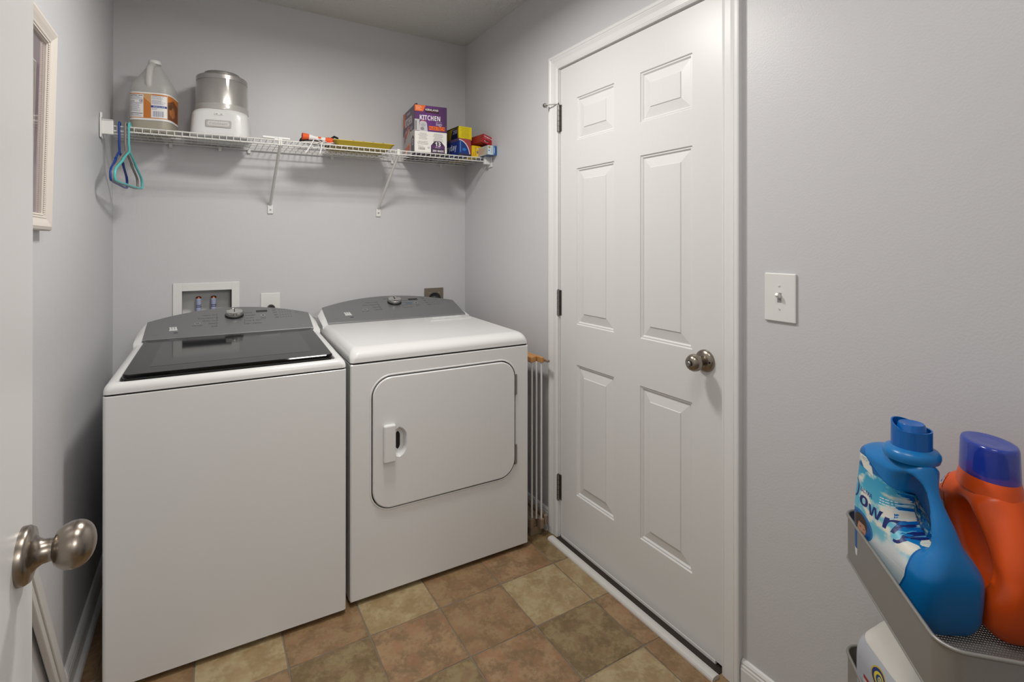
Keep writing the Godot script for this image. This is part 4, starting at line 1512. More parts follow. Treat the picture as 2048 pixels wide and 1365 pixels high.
func build_boxes() -> void:
	var cardw := mat("white_card", rgb(226, 224, 220), 0.6)
	# --- bin-bag box
	var pur := rgb(104, 50, 122)
	var dk := rgb(58, 42, 66)
	var org := rgb(240, 112, 44)
	var im := pic(512, 720, rgb(232, 230, 226))
	for k in 64:
		bar(im, k / 64.0, 0.0, 1.0 / 64.0 + 0.004, 0.555, pur.lerp(dk, clampf((absf(k / 63.0 - 0.40)) * 1.25 - 0.1, 0.0, 1.0)))
	fill_poly(im, [[0, 0], [0.34, 0], [0.25, 0.13], [0, 0.13]], org)
	fine_print(im, 0.04, 0.02, 0.2, 0.095, 4, rgb(248, 214, 188))
	bar(im, 0.31, 0.055, 0.44, 0.095, rgb(34, 26, 32))
	words(im, "KIRKLAND", 0.33, 0.062, 0.40, 0.042, rgb(240, 238, 240), true)
	bar(im, 0.33, 0.115, 0.37, 0.016, rgb(104, 34, 40))
	words(im, "KITCHEN", 0.155, 0.205, 0.635, 0.105, rgb(242, 240, 242), true)
	bar(im, 0.66, 0.332, 0.18, 0.007, rgb(190, 168, 200))
	words(im, "Bags", 0.66, 0.350, 0.185, 0.078, rgb(216, 200, 222))
	bar(im, 0.0, 0.305, 0.15, 0.24, rgb(198, 196, 196))
	bar(im, 0.025, 0.335, 0.035, 0.20, rgb(98, 96, 100))
	fill_poly(im, [[0.16, 0.36], [0.20, 0.33], [0.34, 0.34], [0.375, 0.38], [0.40, 0.555], [0.14, 0.555]], rgb(196, 196, 198))
	oval(im, 0.235, 0.50, 0.06, 0.035, rgb(140, 140, 144))
	oval(im, 0.26, 0.42, 0.07, 0.04, rgb(176, 176, 178))
	fill_poly(im, [[0.17, 0.34], [0.24, 0.315], [0.345, 0.335], [0.33, 0.345], [0.25, 0.33]], rgb(186, 44, 50))
	bar(im, 0.44, 0.43, 0.50, 0.085, org)
	words(im, "FLEX-TECH", 0.455, 0.442, 0.47, 0.06, rgb(126, 44, 36), true)
	bar(im, 0.0, 0.553, 1.0, 0.006, rgb(236, 232, 236))
	var ink := rgb(128, 124, 124)
	fine_print(im, 0.10, 0.59, 0.31, 0.15, 8, ink, true)
	fine_print(im, 0.08, 0.77, 0.35, 0.085, 3, ink, true)
	fine_print(im, 0.55, 0.585, 0.36, 0.18, 9, ink, true)
	fine_print(im, 0.10, 0.875, 0.24, 0.02, 1, rgb(70, 68, 70))
	barcode(im, 0.12, 0.90, 0.19, 0.055, rgb(40, 38, 40))
	oval(im, 0.43, 0.90, 0.026, 0.019, rgb(60, 58, 60))
	oval(im, 0.43, 0.90, 0.017, 0.012, rgb(232, 230, 226))
	fill_poly(im, [[0.61, 0.75], [0.82, 0.75], [0.94, 0.85], [0.94, 1.0], [0.50, 1.0], [0.50, 0.85]], dk)
	fill_poly(im, [[0.52, 0.845], [0.92, 0.845], [0.92, 0.90], [0.52, 0.90]], rgb(92, 48, 104))
	words(im, "13", 0.63, 0.765, 0.175, 0.092, rgb(244, 242, 244), true)
	words(im, "GALLON", 0.64, 0.872, 0.15, 0.022, rgb(206, 190, 210), true)
	words(im, "200 BAGS", 0.55, 0.935, 0.35, 0.042, rgb(238, 234, 238), true)
	var sd := pic(512, 500, dk)
	for k in 50:
		bar(sd, 0, k / 100.0, 1, 0.011, rgb(84, 62, 92).lerp(dk, k / 50.0))
	bar(sd, 0.0, 0.52, 1.0, 0.48, rgb(176, 174, 172))
	fill_poly(sd, [[0, 0], [0.22, 0], [0.18, 0.26], [0, 0.36]], rgb(196, 92, 52))
	words(sd, "KIRKLAND", 0.36, 0.06, 0.26, 0.05, rgb(206, 200, 208), true)
	words(sd, "KITCHEN", 0.18, 0.17, 0.60, 0.17, rgb(214, 208, 216), true)
	words(sd, "Bags", 0.62, 0.40, 0.20, 0.10, rgb(186, 174, 192))
	fill_poly(sd, [[0.08, 0.50], [0.28, 0.42], [0.58, 0.44], [0.70, 0.62], [0.70, 1.0], [0.05, 1.0]], rgb(164, 162, 162))
	fill_poly(sd, [[0.22, 0.56], [0.36, 0.38], [0.54, 0.34], [0.50, 0.44], [0.30, 0.62]], rgb(182, 62, 40))
	fill_poly(sd, [[0.50, 0.50], [0.58, 0.42], [0.63, 0.58], [0.60, 0.60], [0.57, 0.47]], rgb(190, 66, 42))
	fill_poly(sd, [[0.12, 0.50], [0.26, 0.46], [0.22, 0.66], [0.10, 0.70]], rgb(140, 50, 42))
	fill_poly(sd, [[0.10, 0.84], [0.62, 0.74], [0.62, 0.88], [0.14, 0.98]], rgb(224, 104, 48))
	words(sd, "FLEX-TECH", 0.16, 0.80, 0.42, 0.10, rgb(150, 60, 40), true)
	fill_poly(sd, [[0.72, 0.70], [0.84, 0.62], [0.96, 0.68], [0.96, 1.0], [0.70, 1.0]], dk)
	words(sd, "13", 0.76, 0.70, 0.14, 0.14, rgb(206, 198, 208), true)
	var s := Vector3(0.168, 0.2385, 0.245)
	var turn := deg_to_rad(-6.0)
	var fl := Vector3(-0.4195, 0, 0.287)
	var at := fl + Basis(Vector3.UP, turn) * Vector3(s.x / 2.0, 0, -s.z / 2.0)
	var o := thing("bin_bag_box", "tall purple and white kitchen bin-bag carton printed 13 gallon", "box", Vector3(at.x, shelf_y(at.x), at.z), turn)
	carton(o, s, mat("purple_card", rgb(66, 48, 74), 0.6), {"front_print": printed("bin_bag_front", im, 0.4), "left_print": printed("bin_bag_side", sd, 0.4)})
	part("torn_flap", mb(Transform3D(Basis(Vector3.BACK, 0.35), Vector3(-0.074, s.y + 0.004, s.z / 2.0 - 0.02))).box(Vector3.ZERO, Vector3(0.012, 0.008, 0.03), 0.001, 1), M.purple_card, o)
	part("top_flap", mb(Transform3D(Basis(Vector3.RIGHT, 0.06), Vector3(0.012, s.y + 0.0045, 0.03))).box(Vector3.ZERO, Vector3(0.130, 0.002, 0.17)), cardw, o)
	# --- blue foil-tray box
	var bl := pic(512, 256, rgb(34, 44, 104))
	for k in 40:
		bar(bl, k / 40.0, 0, 0.03, 1, rgb(52, 50, 92).lerp(rgb(38, 62, 140), k / 40.0))
	bar(bl, 0, 0, 1, 0.16, rgb(92, 78, 106))
	words(bl, "Everyday", 0.04, 0.30, 0.84, 0.46, rgb(198, 206, 230), true)
	fine_print(bl, 0.10, 0.82, 0.5, 0.1, 2, rgb(150, 160, 200))
	var bf := pic(256, 320, rgb(22, 56, 132))
	var pts := [[1.0, 0.0], [0.0, 0.0]]
	for k in 16:
		var a := PI / 2.0 * k / 15.0
		pts.append([sin(a) * 0.93, 0.08 + 0.92 * (1.0 - cos(a))])
	fill_poly(bf, pts + [[1.0, 1.0]], rgb(170, 74, 76))
	for k in 15:
		var a := PI / 2.0 * k / 15.0
		var a2 := PI / 2.0 * (k + 1) / 15.0
		fill_poly(bf, [[sin(a) * 0.93, 0.06 + 0.92 * (1.0 - cos(a))], [sin(a2) * 0.93, 0.06 + 0.92 * (1.0 - cos(a2))], [sin(a2) * 0.87, 0.11 + 0.92 * (1.0 - cos(a2))], [sin(a) * 0.87, 0.11 + 0.92 * (1.0 - cos(a))]], rgb(232, 226, 226))
	bar(bf, 0.10, 0.16, 0.07, 0.62, rgb(96, 148, 210))
	oval(bf, 0.44, 0.62, 0.16, 0.08, rgb(40, 120, 200))
	bar(bf, 0.0, 0.86, 1.0, 0.14, rgb(52, 50, 70))
	s = Vector3(0.076, 0.094, 0.190)
	turn = deg_to_rad(7.0)
	at = Vector3(-0.1745, 0, 0.2855) + Basis(Vector3.UP, turn) * Vector3(s.x / 2.0, 0, -s.z / 2.0)
	o = thing("foil_tray_box", "blue and red box lettered Everyday lying on the shelf under the yellow box", "box", Vector3(at.x, shelf_y(at.x), at.z), turn)
	carton(o, s, mat("blue_card", rgb(36, 44, 92), 0.55), {"front_print": printed("foil_front", bf, 0.4), "left_print": printed("foil_side", bl, 0.4)})
	# --- yellow box on top of it
	var yl := pic(256, 220, rgb(238, 218, 22))
	fine_print(yl, 0.12, 0.05, 0.75, 0.78, 13, rgb(176, 152, 24), true)
	fine_print(yl, 0.40, 0.86, 0.35, 0.10, 4, rgb(150, 128, 24), true)
	var ys := pic(512, 220, rgb(198, 172, 28))
	bar(ys, 0, 0, 1, 0.10, rgb(36, 32, 28))
	words(ys, "zip", 0.10, 0.40, 0.16, 0.28, rgb(60, 48, 110), true)
	fill_poly(ys, [[0.62, 0.16], [0.93, 0.10], [0.95, 1.0], [0.52, 1.0]], rgb(26, 28, 66))
	words(ys, "250", 0.66, 0.22, 0.24, 0.30, rgb(178, 180, 200), true)
	s = Vector3(0.079, 0.0715, 0.195)
	turn = deg_to_rad(3.0)
	at = Vector3(-0.1590, 0, 0.2500) + Basis(Vector3.UP, turn) * Vector3(s.x / 2.0, 0, -s.z / 2.0)
	o = thing("yellow_bag_box", "bright yellow box with fine print lying on top of the blue box", "box", Vector3(at.x, shelf_y(-0.14) + 0.0945, at.z), turn)
	carton(o, s, mat("yellow_card", rgb(226, 206, 24), 0.5), {"front_print": printed("yellow_front", yl, 0.4), "left_print": printed("yellow_side", ys, 0.4)})
	# --- small yellow box in front
	var sy := pic(256, 256, rgb(244, 206, 20))
	words(sy, "Pocket Kit", 0.28, 0.12, 0.14, 0.74, rgb(120, 106, 120), true, 1)
	words(sy, "24 ct", 0.06, 0.62, 0.13, 0.30, rgb(200, 60, 50), true, 1)
	for k in 14:
		var a := -1.35 + 2.7 * k / 14.0
		var a2 := -1.35 + 2.7 * (k + 1) / 14.0
		fill_poly(sy, [[0.50 + 0.34 * cos(a), 0.52 + 0.36 * sin(a)], [0.50 + 0.34 * cos(a2), 0.52 + 0.36 * sin(a2)], [0.50 + 0.20 * cos(a2), 0.52 + 0.27 * sin(a2)], [0.50 + 0.20 * cos(a), 0.52 + 0.27 * sin(a)]], rgb(234, 228, 216))
	oval(sy, 0.56, 0.56, 0.09, 0.13, rgb(130, 128, 130))
	oval(sy, 0.72, 0.16, 0.04, 0.03, rgb(214, 110, 40))
	fill_poly(sy, [[0.58, 0.88], [0.74, 0.82], [0.70, 0.93]], rgb(214, 110, 40))
	s = Vector3(0.0575, 0.0620, 0.115)
	turn = deg_to_rad(5.0)
	at = Vector3(-0.0945, 0, 0.2830) + Basis(Vector3.UP, turn) * Vector3(s.x / 2.0, 0, -s.z / 2.0)
	o = thing("small_yellow_box", "small yellow box with a white crescent print at the front edge of the shelf", "box", Vector3(at.x, shelf_y(at.x), at.z), turn)
	carton(o, s, mat("warm_yellow_card", rgb(232, 196, 24), 0.5), {"front_print": printed("small_yellow_front", sy, 0.4)})
	# --- brown roll behind, red cling-film box, blue and white box
	o = thing("foil_roll", "brown striped roll lying on the shelf behind the red box", "roll", Vector3(-0.040, shelf_y(-0.04) + 0.0790, 0.085), 0.0)
	var rb := pic(64, 256, rgb(120, 106, 90))
	for k in 24:
		bar(rb, 0, k / 24.0, 1, 0.02, rgb(92, 80, 68))
	part("roll", mb(Transform3D(Basis(Vector3.RIGHT, PI / 2.0), Vector3.ZERO)).lathe([Vector2(0, -0.07), Vector2(0.026, -0.07), Vector2(0.027, -0.067), Vector2(0.027, 0.067), Vector2(0.026, 0.07), Vector2(0, 0.07)], 28), printed("roll_print", rb, 0.55), o)
	o = thing("brown_box", "small tan box lying behind the small yellow box at the right end of the shelf", "box", Vector3(-0.105, shelf_y(-0.105), 0.085), 0.0)
	carton(o, Vector3(0.034, 0.0385, 0.12), mat("tan_card", rgb(190, 160, 70), 0.6), {})
	var rd := pic(256, 220, rgb(168, 24, 36))
	words(rd, "ClingWrap", 0.10, 0.12, 0.80, 0.20, rgb(244, 232, 230), true)
	words(rd, "clear film", 0.10, 0.36, 0.60, 0.08, rgb(226, 170, 170))
	oval(rd, 0.42, 0.72, 0.20, 0.10, rgb(216, 168, 160))
	oval(rd, 0.46, 0.68, 0.16, 0.08, rgb(52, 40, 36))
	s = Vector3(0.066, 0.048, 0.150)
	o = thing("cling_film_box", "red cling-film box tilted on top of the blue and white box by the right wall", "box", Vector3(-0.0395, shelf_y(-0.03) + 0.056, 0.255), deg_to_rad(4.0))
	var tilt := Transform3D(Basis(Vector3.BACK, deg_to_rad(-17.0)), Vector3(0.000, 0.009, 0))
	carton(o, s, mat("red_card", rgb(150, 26, 36), 0.5), {"front_print": printed("cling_front", rd, 0.4)}, tilt)
	var wb := pic(256, 220, rgb(206, 222, 232))
	for k in 30:
		bar(wb, 0.5 + k / 60.0, 0, 0.02, 1, rgb(206, 222, 232).lerp(rgb(40, 92, 164), minf(1.0, k / 20.0)))
	oval(wb, 0.20, 0.20, 0.12, 0.13, rgb(168, 150, 74))
	oval(wb, 0.16, 0.55, 0.08, 0.08, rgb(60, 118, 180))
	bar(wb, 0.40, 0.12, 0.05, 0.75, rgb(150, 156, 120))
	bar(wb, 0.72, 0.20, 0.06, 0.60, rgb(214, 226, 240))
	s = Vector3(0.0535, 0.0500, 0.235)
	o = thing("blue_white_box", "pale blue and white box overhanging the shelf end by the right wall", "box", Vector3(-0.0300, shelf_y(-0.03), 0.268), deg_to_rad(0.0))
	var ls := pic(256, 96, rgb(178, 184, 172))
	fill_poly(ls, [[0.5, 0.1], [0.9, 0.2], [0.8, 0.8], [0.45, 0.9]], rgb(188, 160, 146))
	oval(ls, 0.35, 0.6, 0.1, 0.2, rgb(128, 136, 128))
	carton(o, s, mat("pale_card", rgb(84, 100, 140), 0.55), {"front_print": printed("pale_front", wb, 0.4), "left_print": printed("pale_side", ls, 0.45)})


# ---------------------------------------------------------------- hangers on the front rod
func build_hangers() -> void:
	mat("hanger_blue", rgb(20, 62, 142), 0.35)
	mat("hanger_grey", rgb(134, 128, 124), 0.4)
	mat("hanger_teal", rgb(92, 188, 188), 0.35)
	var specs := [[-1.5995, 2.5, "hanger_blue", "dark blue plastic clothes hanger nearest the left wall"], [-1.5800, 8.0, "hanger_grey", "grey plastic clothes hanger between the blue and teal ones"], [-1.5690, 9.5, "hanger_teal", "teal plastic clothes hanger, third from the left wall"]]
	var proto: Node3D
	for s in specs:
		var o: Node3D
		var x: float = s[0]
		if proto == null:
			o = thing("clothes_hanger", s[3], "clothes hanger", Vector3.ZERO, 0.0, "child's hangers on the front rod of the wire shelf")
			# drawn in the y, z plane; hook over the rod at the origin
			var pts := []
			for k in 13:
				var a := deg_to_rad(-35.0 + 215.0 * k / 12.0)
				pts.append(Vector3(0, 0.0035 + 0.0085 * sin(a), -0.0085 * cos(a)))
			pts.append_array([Vector3(0, -0.030, 0.0085), Vector3(0, -0.068, 0.0080), Vector3(0, -0.086, 0.0020), Vector3(0, -0.100, 0.0)])
			part("hook", mb().tube(pts, 0.0040, 8), M.hanger_blue, o)
			var loop := [Vector3(0, -0.098, 0.0), Vector3(0, -0.112, 0.030), Vector3(0, -0.133, 0.066), Vector3(0, -0.1345, 0.071), Vector3(0, -0.1405, 0.073), Vector3(0, -0.150, 0.090), Vector3(0, -0.172, 0.132), Vector3(0, -0.182, 0.148), Vector3(0, -0.196, 0.157), Vector3(0, -0.214, 0.158), Vector3(0, -0.2235, 0.152)]
			var rad := [0.0042, 0.0042, 0.0042, 0.0048, 0.0046, 0.0044, 0.0044, 0.0046, 0.0046, 0.0044, 0.0040]
			part("shoulder_arm", mb().tube(loop, rad, 8), M.hanger_blue, o)
			var mir := []
			for p in loop:
				mir.append(Vector3(p.x, p.y, -p.z))
			part("shoulder_arm", mb().tube(mir, rad, 8), M.hanger_blue, o)
			part("trouser_bar", mb().tube([Vector3(0, -0.2235, -0.152), Vector3(0, -0.2265, -0.10), Vector3(0, -0.2265, 0.10), Vector3(0, -0.2235, 0.152)], 0.0040, 8), M.hanger_blue, o)
			proto = o
		else:
			o = proto.duplicate()
			o.name = "clothes_hanger"
			add_child(o, true)
			o.set_meta("label", s[3])
			for c in o.get_children():
				c.material_override = M[s[2]]
		o.position = Vector3(x, 1.7174 + (x + 1.5614) * SHELF_TILT + 0.0042, SHELF_Z)
		o.rotation.y = deg_to_rad(-s[1])


# ---------------------------------------------------------------- wall fittings
func build_wall_fittings() -> void:
	# washer supply box in the back wall
	var o := thing("washer_box", "white recessed washer supply box in the back wall behind the washer", "supply box", Vector3(-1.3113, 0.905, 0))
	var hx := 0.0977
	var b := mb()
	b.box(Vector3(-hx - 0.0172, 0.075, 0.003), Vector3(0.0346, 0.225, 0.007), 0.002, 1)
	b.box(Vector3(hx + 0.0165, 0.075, 0.003), Vector3(0.0332, 0.225, 0.007), 0.002, 1)
	b.box(Vector3(0, 0.1690, 0.003), Vector3(hx * 2.0 + 0.001, 0.0360, 0.007), 0.002, 1)
	b.box(Vector3(0, -0.020, 0.003), Vector3(hx * 2.0 + 0.001, 0.036, 0.007), 0.002, 1)
	part("face_frame", b, M.plastic_white, o)
	b = mb()
	var d := 0.088
	b.quad(Vector3(-hx, 0, -d), Vector3(hx, 0, -d), Vector3(hx, 0.15, -d), Vector3(-hx, 0.15, -d))
	b.quad(Vector3(-hx, 0, 0), Vector3(-hx, 0, -d), Vector3(-hx, 0.15, -d), Vector3(-hx, 0.15, 0))
	b.quad(Vector3(hx, 0, -d), Vector3(hx, 0, 0), Vector3(hx, 0.15, 0), Vector3(hx, 0.15, -d))
	b.quad(Vector3(-hx, 0.15, -d), Vector3(hx, 0.15, -d), Vector3(hx, 0.15, 0), Vector3(-hx, 0.15, 0))
	b.quad(Vector3(-hx, 0, 0), Vector3(hx, 0, 0), Vector3(hx, 0, -d), Vector3(-hx, 0, -d))
	part("recess", b, M.plastic_white, o)
	var im := pic(64, 160, rgb(170, 178, 206))
	bar(im, 0, 0, 1, 0.10, rgb(150, 92, 66))
	bar(im, 0, 0.40, 1, 0.06, rgb(40, 46, 84))
	bar(im, 0, 0.52, 1, 0.05, rgb(40, 46, 84))
	fine_print(im, 0.1, 0.62, 0.8, 0.3, 6, rgb(120, 126, 160))
	var am := printed("arrestor_print", im, 0.4)
	mat("copper", rgb(184, 110, 76), 0.3, 1.0)
	for x in [-0.0345, 0.0255]:
		var v := part("water_arrestor", mb(Transform3D(Basis.IDENTITY, Vector3(x, 0.0, -0.040))).lathe([Vector2(0.011, 0.045), Vector2(0.011, 0.112)], 20), am, o)
		part("copper_cap", mb(Transform3D(Basis.IDENTITY, Vector3(x, 0.0, -0.040))).lathe([Vector2(0.0112, 0.112), Vector2(0.0112, 0.117), Vector2(0.008, 0.121), Vector2(0, 0.122)], 20), M.copper, v)
		part("valve", mb(Transform3D(Basis.IDENTITY, Vector3(x, 0.0, -0.040))).lathe([Vector2(0.013, 0.0), Vector2(0.013, 0.03), Vector2(0.009, 0.045)], 16), M.hinge_metal, v)
	# two-gang wall plates
	o = thing("wall_outlet", "white wall outlet with a black plug behind the washer", "outlet", Vector3(-1.0478, 0.972, 0.0))
	part("cover_plate", mb().box(Vector3(0, 0, 0.003), Vector3(0.086, 0.119, 0.006), 0.0028, 2), M.plastic_white, o)
	part("screw", mb(Transform3D(Basis(Vector3.RIGHT, PI / 2.0), Vector3(0.002, 0.024, 0.006))).lathe([Vector2(0.003, 0), Vector2(0.003, 0.001), Vector2(0, 0.0014)], 12), M.plastic_white, o)
	b = mb()
	for e in 7:
		b.X = Transform3D.IDENTITY
	part("plug", mb(Transform3D(Basis(Vector3.RIGHT, PI / 2.0), Vector3(0.002, -0.013, 0.006))).lathe([Vector2(0.017, 0), Vector2(0.0175, 0.014), Vector2(0.015, 0.024), Vector2(0, 0.025)], 20), M.black_plastic, o)
	part("plug_cord", mb().tube([Vector3(0.002, -0.013, 0.028), Vector3(0.002, -0.03, 0.036), Vector3(0.004, -0.09, 0.034), Vector3(0.006, -0.16, 0.03)], 0.004, 8), M.black_plastic, o)
	o = thing("dryer_outlet", "brushed metal dryer outlet with a black plug behind the dryer", "outlet", Vector3(-0.1988, 0.960, 0.0))
	mat("outlet_metal", rgb(150, 140, 124), 0.35, 0.9)
	part("cover_plate", mb().box(Vector3(0, 0, 0.003), Vector3(0.116, 0.116, 0.006), 0.0028, 2), M.outlet_metal, o)
	part("receptacle", mb(Transform3D(Basis(Vector3.RIGHT, PI / 2.0), Vector3(0.004, -0.006, 0.006))).lathe([Vector2(0.037, 0), Vector2(0.037, 0.003), Vector2(0, 0.003)], 32), M.black_plastic, o)
	part("dryer_plug", mb(Transform3D(Basis(Vector3.RIGHT, PI / 2.0), Vector3(0.004, -0.010, 0.009))).lathe([Vector2(0.030, 0), Vector2(0.031, 0.012), Vector2(0.026, 0.030), Vector2(0.012, 0.038), Vector2(0, 0.038)], 20), M.black_plastic, o)
	for e in [[-0.024, 0.031], [0.030, 0.031]]:
		part("screw", mb(Transform3D(Basis(Vector3.RIGHT, PI / 2.0), Vector3(e[0], e[1], 0.006))).lathe([Vector2(0.0036, 0), Vector2(0.0036, 0.002), Vector2(0, 0.0026)], 12), M.steel, o)
	# toggle light switch by the door
	o = thing("light_switch", "white toggle light switch on the right wall beside the door casing", "light switch", Vector3(0, 1.1297, 1.9345), -PI / 2.0)
	part("cover_plate", mb().box(Vector3(0, 0, 0.0032), Vector3(0.0865, 0.1300, 0.0064), 0.0045, 3), M.plastic_white, o)
	b = mb()
	b.box(Vector3(-0.0008, 0, 0.0064), Vector3(0.0115, 0.0265, 0.0010), 0.0003, 1)
	part("toggle_slot", b, M.grey_plastic, o)
	part("toggle", mb(Transform3D(Basis(Vector3.RIGHT, -0.55), Vector3(-0.0008, 0.0035, 0.0095))).box(Vector3(0, 0.0, 0.0040), Vector3(0.0095, 0.0095, 0.0165), 0.0018, 2), M.plastic_white, o)
	for y in [-0.0305, 0.0305]:
		var sc := part("screw", mb(Transform3D(Basis(Vector3.RIGHT, PI / 2.0), Vector3(-0.0008, y, 0.0064))).lathe([Vector2(0.0034, 0), Vector2(0.0034, 0.0006), Vector2(0, 0.0012)], 14), M.plastic_white, o)
		part("screw_slot", mb(Transform3D(Basis(Vector3.BACK, 0.7 if y > 0 else -0.9), Vector3(-0.0008, y, 0.0075))).box(Vector3.ZERO, Vector3(0.0052, 0.0010, 0.0006)), M.grey_plastic, sc)


# ---------------------------------------------------------------- framed picture on the left wall
func build_picture() -> void:
	# hangs a little forward at the top; local x = towards the back wall, z out of the wall
	var zr := 1.126
	var w := 0.46
	var y0 := 1.303
	var h := 0.472
	var o := thing("framed_picture", "picture in a cream beaded frame with a mauve mat on the left wall", "picture", Vector3(-ROOM_W + 0.002, y0, zr + w / 2.0), PI / 2.0)
	o.rotation = Vector3(0, PI / 2.0, 0)
	o.rotate_object_local(Vector3.RIGHT, 0.022)
	mat("frame_cream", rgb(212, 205, 197), 0.42)
	mat("mat_mauve", rgb(104, 84, 92), 0.8)
	mat("mat_line", rgb(186, 178, 170), 0.7)
	mat("mat_inner", rgb(140, 116, 116), 0.8)
	var pr := [[0.0, 0.0], [0.0, 0.016], [0.003, 0.0205], [0.010, 0.0225], [0.018, 0.0195], [0.0275, 0.0150], [0.0300, 0.0160], [0.0325, 0.0150], [0.0345, 0.0110], [0.0375, 0.0115], [0.0395, 0.0085], [0.0395, 0.0030]]
	var hx := w / 2.0
	for side in 4:
		var b := mb()
		for k in pr.size() - 1:
			var a0: float = pr[k][0]
			var a1: float = pr[k + 1][0]
			var A := [Vector3(-hx + a0, a0, pr[k][1]), Vector3(hx - a0, a0, pr[k][1]), Vector3(hx - a0, h - a0, pr[k][1]), Vector3(-hx + a0, h - a0, pr[k][1])]
			var C := [Vector3(-hx + a1, a1, pr[k + 1][1]), Vector3(hx - a1, a1, pr[k + 1][1]), Vector3(hx - a1, h - a1, pr[k + 1][1]), Vector3(-hx + a1, h - a1, pr[k + 1][1])]
			b.quad(A[side], A[(side + 1) % 4], C[(side + 1) % 4], C[side])
		part("frame_rail", b, M.frame_cream, o)
	# beads along the inner lip
	var bead := SphereMesh.new()
	bead.radius = 0.0022
	bead.height = 0.0044
	bead.radial_segments = 8
	bead.rings = 4
	var mm := MultiMesh.new()
	mm.transform_format = MultiMesh.TRANSFORM_3D
	mm.mesh = bead
	var spots := []
	for k in 84:
		spots.append(Vector3(hx - 0.036, 0.034 + k * 0.0048, 0.0122))
		spots.append(Vector3(-hx + 0.036, 0.034 + k * 0.0048, 0.0122))
	for k in 80:
		spots.append(Vector3(-hx + 0.038 + k * 0.0048, 0.036, 0.0122))
		spots.append(Vector3(-hx + 0.038 + k * 0.0048, h - 0.036, 0.0122))
	mm.instance_count = spots.size()
	for k in spots.size():
		mm.set_instance_transform(k, Transform3D(Basis.IDENTITY, spots[k]))
	var mi := MultiMeshInstance3D.new()
	mi.name = "beading"
	mi.multimesh = mm
	mi.material_override = M.frame_cream
	mi.set_meta("kind", "stuff")
	o.add_child(mi, true)
	var q := mb()
	q.quad(Vector3(-hx + 0.039, 0.039, 0.0036), Vector3(hx - 0.039, 0.039, 0.0036), Vector3(hx - 0.039, h - 0.039, 0.0036), Vector3(-hx + 0.039, h - 0.039, 0.0036))
	part("mauve_mat", q, M.mat_mauve, o)
	q = mb()
	q.quad(Vector3(hx - 0.060, 0.039, 0.0040), Vector3(hx - 0.0455, 0.039, 0.0040), Vector3(hx - 0.0455, h - 0.039, 0.0040), Vector3(hx - 0.060, h - 0.039, 0.0040))
	part("mat_edge", q, M.mat_inner, o)
	q = mb()
	var i0 := 0.098
	for e in [[i0, i0, w - i0, i0 + 0.004], [i0, h - i0 - 0.004, w - i0, h - i0], [i0, i0, i0 + 0.004, h - i0], [w - i0 - 0.004, i0, w - i0, h - i0]]:
		q.box(Vector3((e[0] + e[2]) / 2.0 - hx, (e[1] + e[3]) / 2.0, 0.0042), Vector3(e[2] - e[0], e[3] - e[1], 0.0016))
	part("mat_bevel", q, M.mat_line, o)
	var im := pic(128, 128, rgb(150, 140, 132))
	for k in 10:
		oval(im, rng.randf_range(0.2, 0.8), rng.randf_range(0.3, 0.8), rng.randf_range(0.05, 0.2), rng.randf_range(0.05, 0.2), rgb(rng.randf_range(110, 180), rng.randf_range(100, 160), rng.randf_range(95, 150)))
	q = mb()
	q.quad(Vector3(-hx + i0, i0, 0.0038), Vector3(hx - i0, i0, 0.0038), Vector3(hx - i0, h - i0, 0.0038), Vector3(-hx + i0, h - i0, 0.0038))
	part("print", q, printed("picture_print", im, 0.7), o)
	q = mb()
	q.quad(Vector3(-hx + 0.039, 0.039, 0.0070), Vector3(hx - 0.039, 0.039, 0.0070), Vector3(hx - 0.039, h - 0.039, 0.0070), Vector3(-hx + 0.039, h - 0.039, 0.0070))
	part("glass", q, clear("picture_glass", rgb(255, 255, 255, 0.05), 0.03), o)


# ---------------------------------------------------------------- folded drying rack between dryer and right wall
func build_rack() -> void:
	var o := thing("drying_rack", "folded wooden drying rack with white dowels standing between dryer and right wall", "drying rack", Vector3(-0.080, 0, 0.62))
	mat("pine", rgb(186, 136, 84), 0.55)
	mat("grey_wood", rgb(136, 118, 98), 0.65)
	mat("dowel_white", rgb(216, 214, 212), 0.4)
	# rails run back along the wall at top and bottom; white dowels stand between them
	for e in [[-0.0265, 0.268], [-0.0075, 0.258], [0.0120, 0.290]]:
		var x: float = e[0]
		var zf: float = e[1]
		part("rail", mb().box(Vector3(x, 0.768, zf - 0.30), Vector3(0.0155, 0.024, 0.60), 0.003, 1), M.pine, o)
		part("rail", mb().box(Vector3(x, 0.058, zf - 0.30), Vector3(0.0185, 0.044, 0.60), 0.004, 1), M.grey_wood, o)
	part("rail", mb().box(Vector3(0.0290, 0.764, 0.010), Vector3(0.013, 0.010, 0.60), 0.002, 1), M.grey_wood, o)
	part("rail", mb().box(Vector3(0.0330, 0.070, 0.000), Vector3(0.016, 0.040, 0.58), 0.004, 1), M.grey_wood, o)
	for k in 5:
		for e in [[-0.0225, 0.2585], [-0.0040, 0.2660], [0.0120, 0.2805]]:
			part("dowel", mb().tube([Vector3(e[0], 0.076, e[1] - 0.12 * k), Vector3(e[0], 0.758, e[1] - 0.12 * k)], 0.0042, 10), M.dowel_white, o)
	for z in [0.25, -0.25]:
		part("rack_foot", mb().box(Vector3(0.0, 0.018, z), Vector3(0.060, 0.036, 0.02), 0.003, 1), M.grey_wood, o)


# ---------------------------------------------------------------- rolling cart in the corner by the camera
const CART_AT := Vector3(-0.1758, 0.0, 2.175)      # its back left corner; local x along the front, local z towards the camera
const CART_W := 0.240
const CART_D := 0.383


func cart_basis() -> Basis:
	return Basis(Vector3(0.683, 0, 0.730).normalized(), Vector3.UP, Vector3(-0.730, 0, 0.683).normalized())


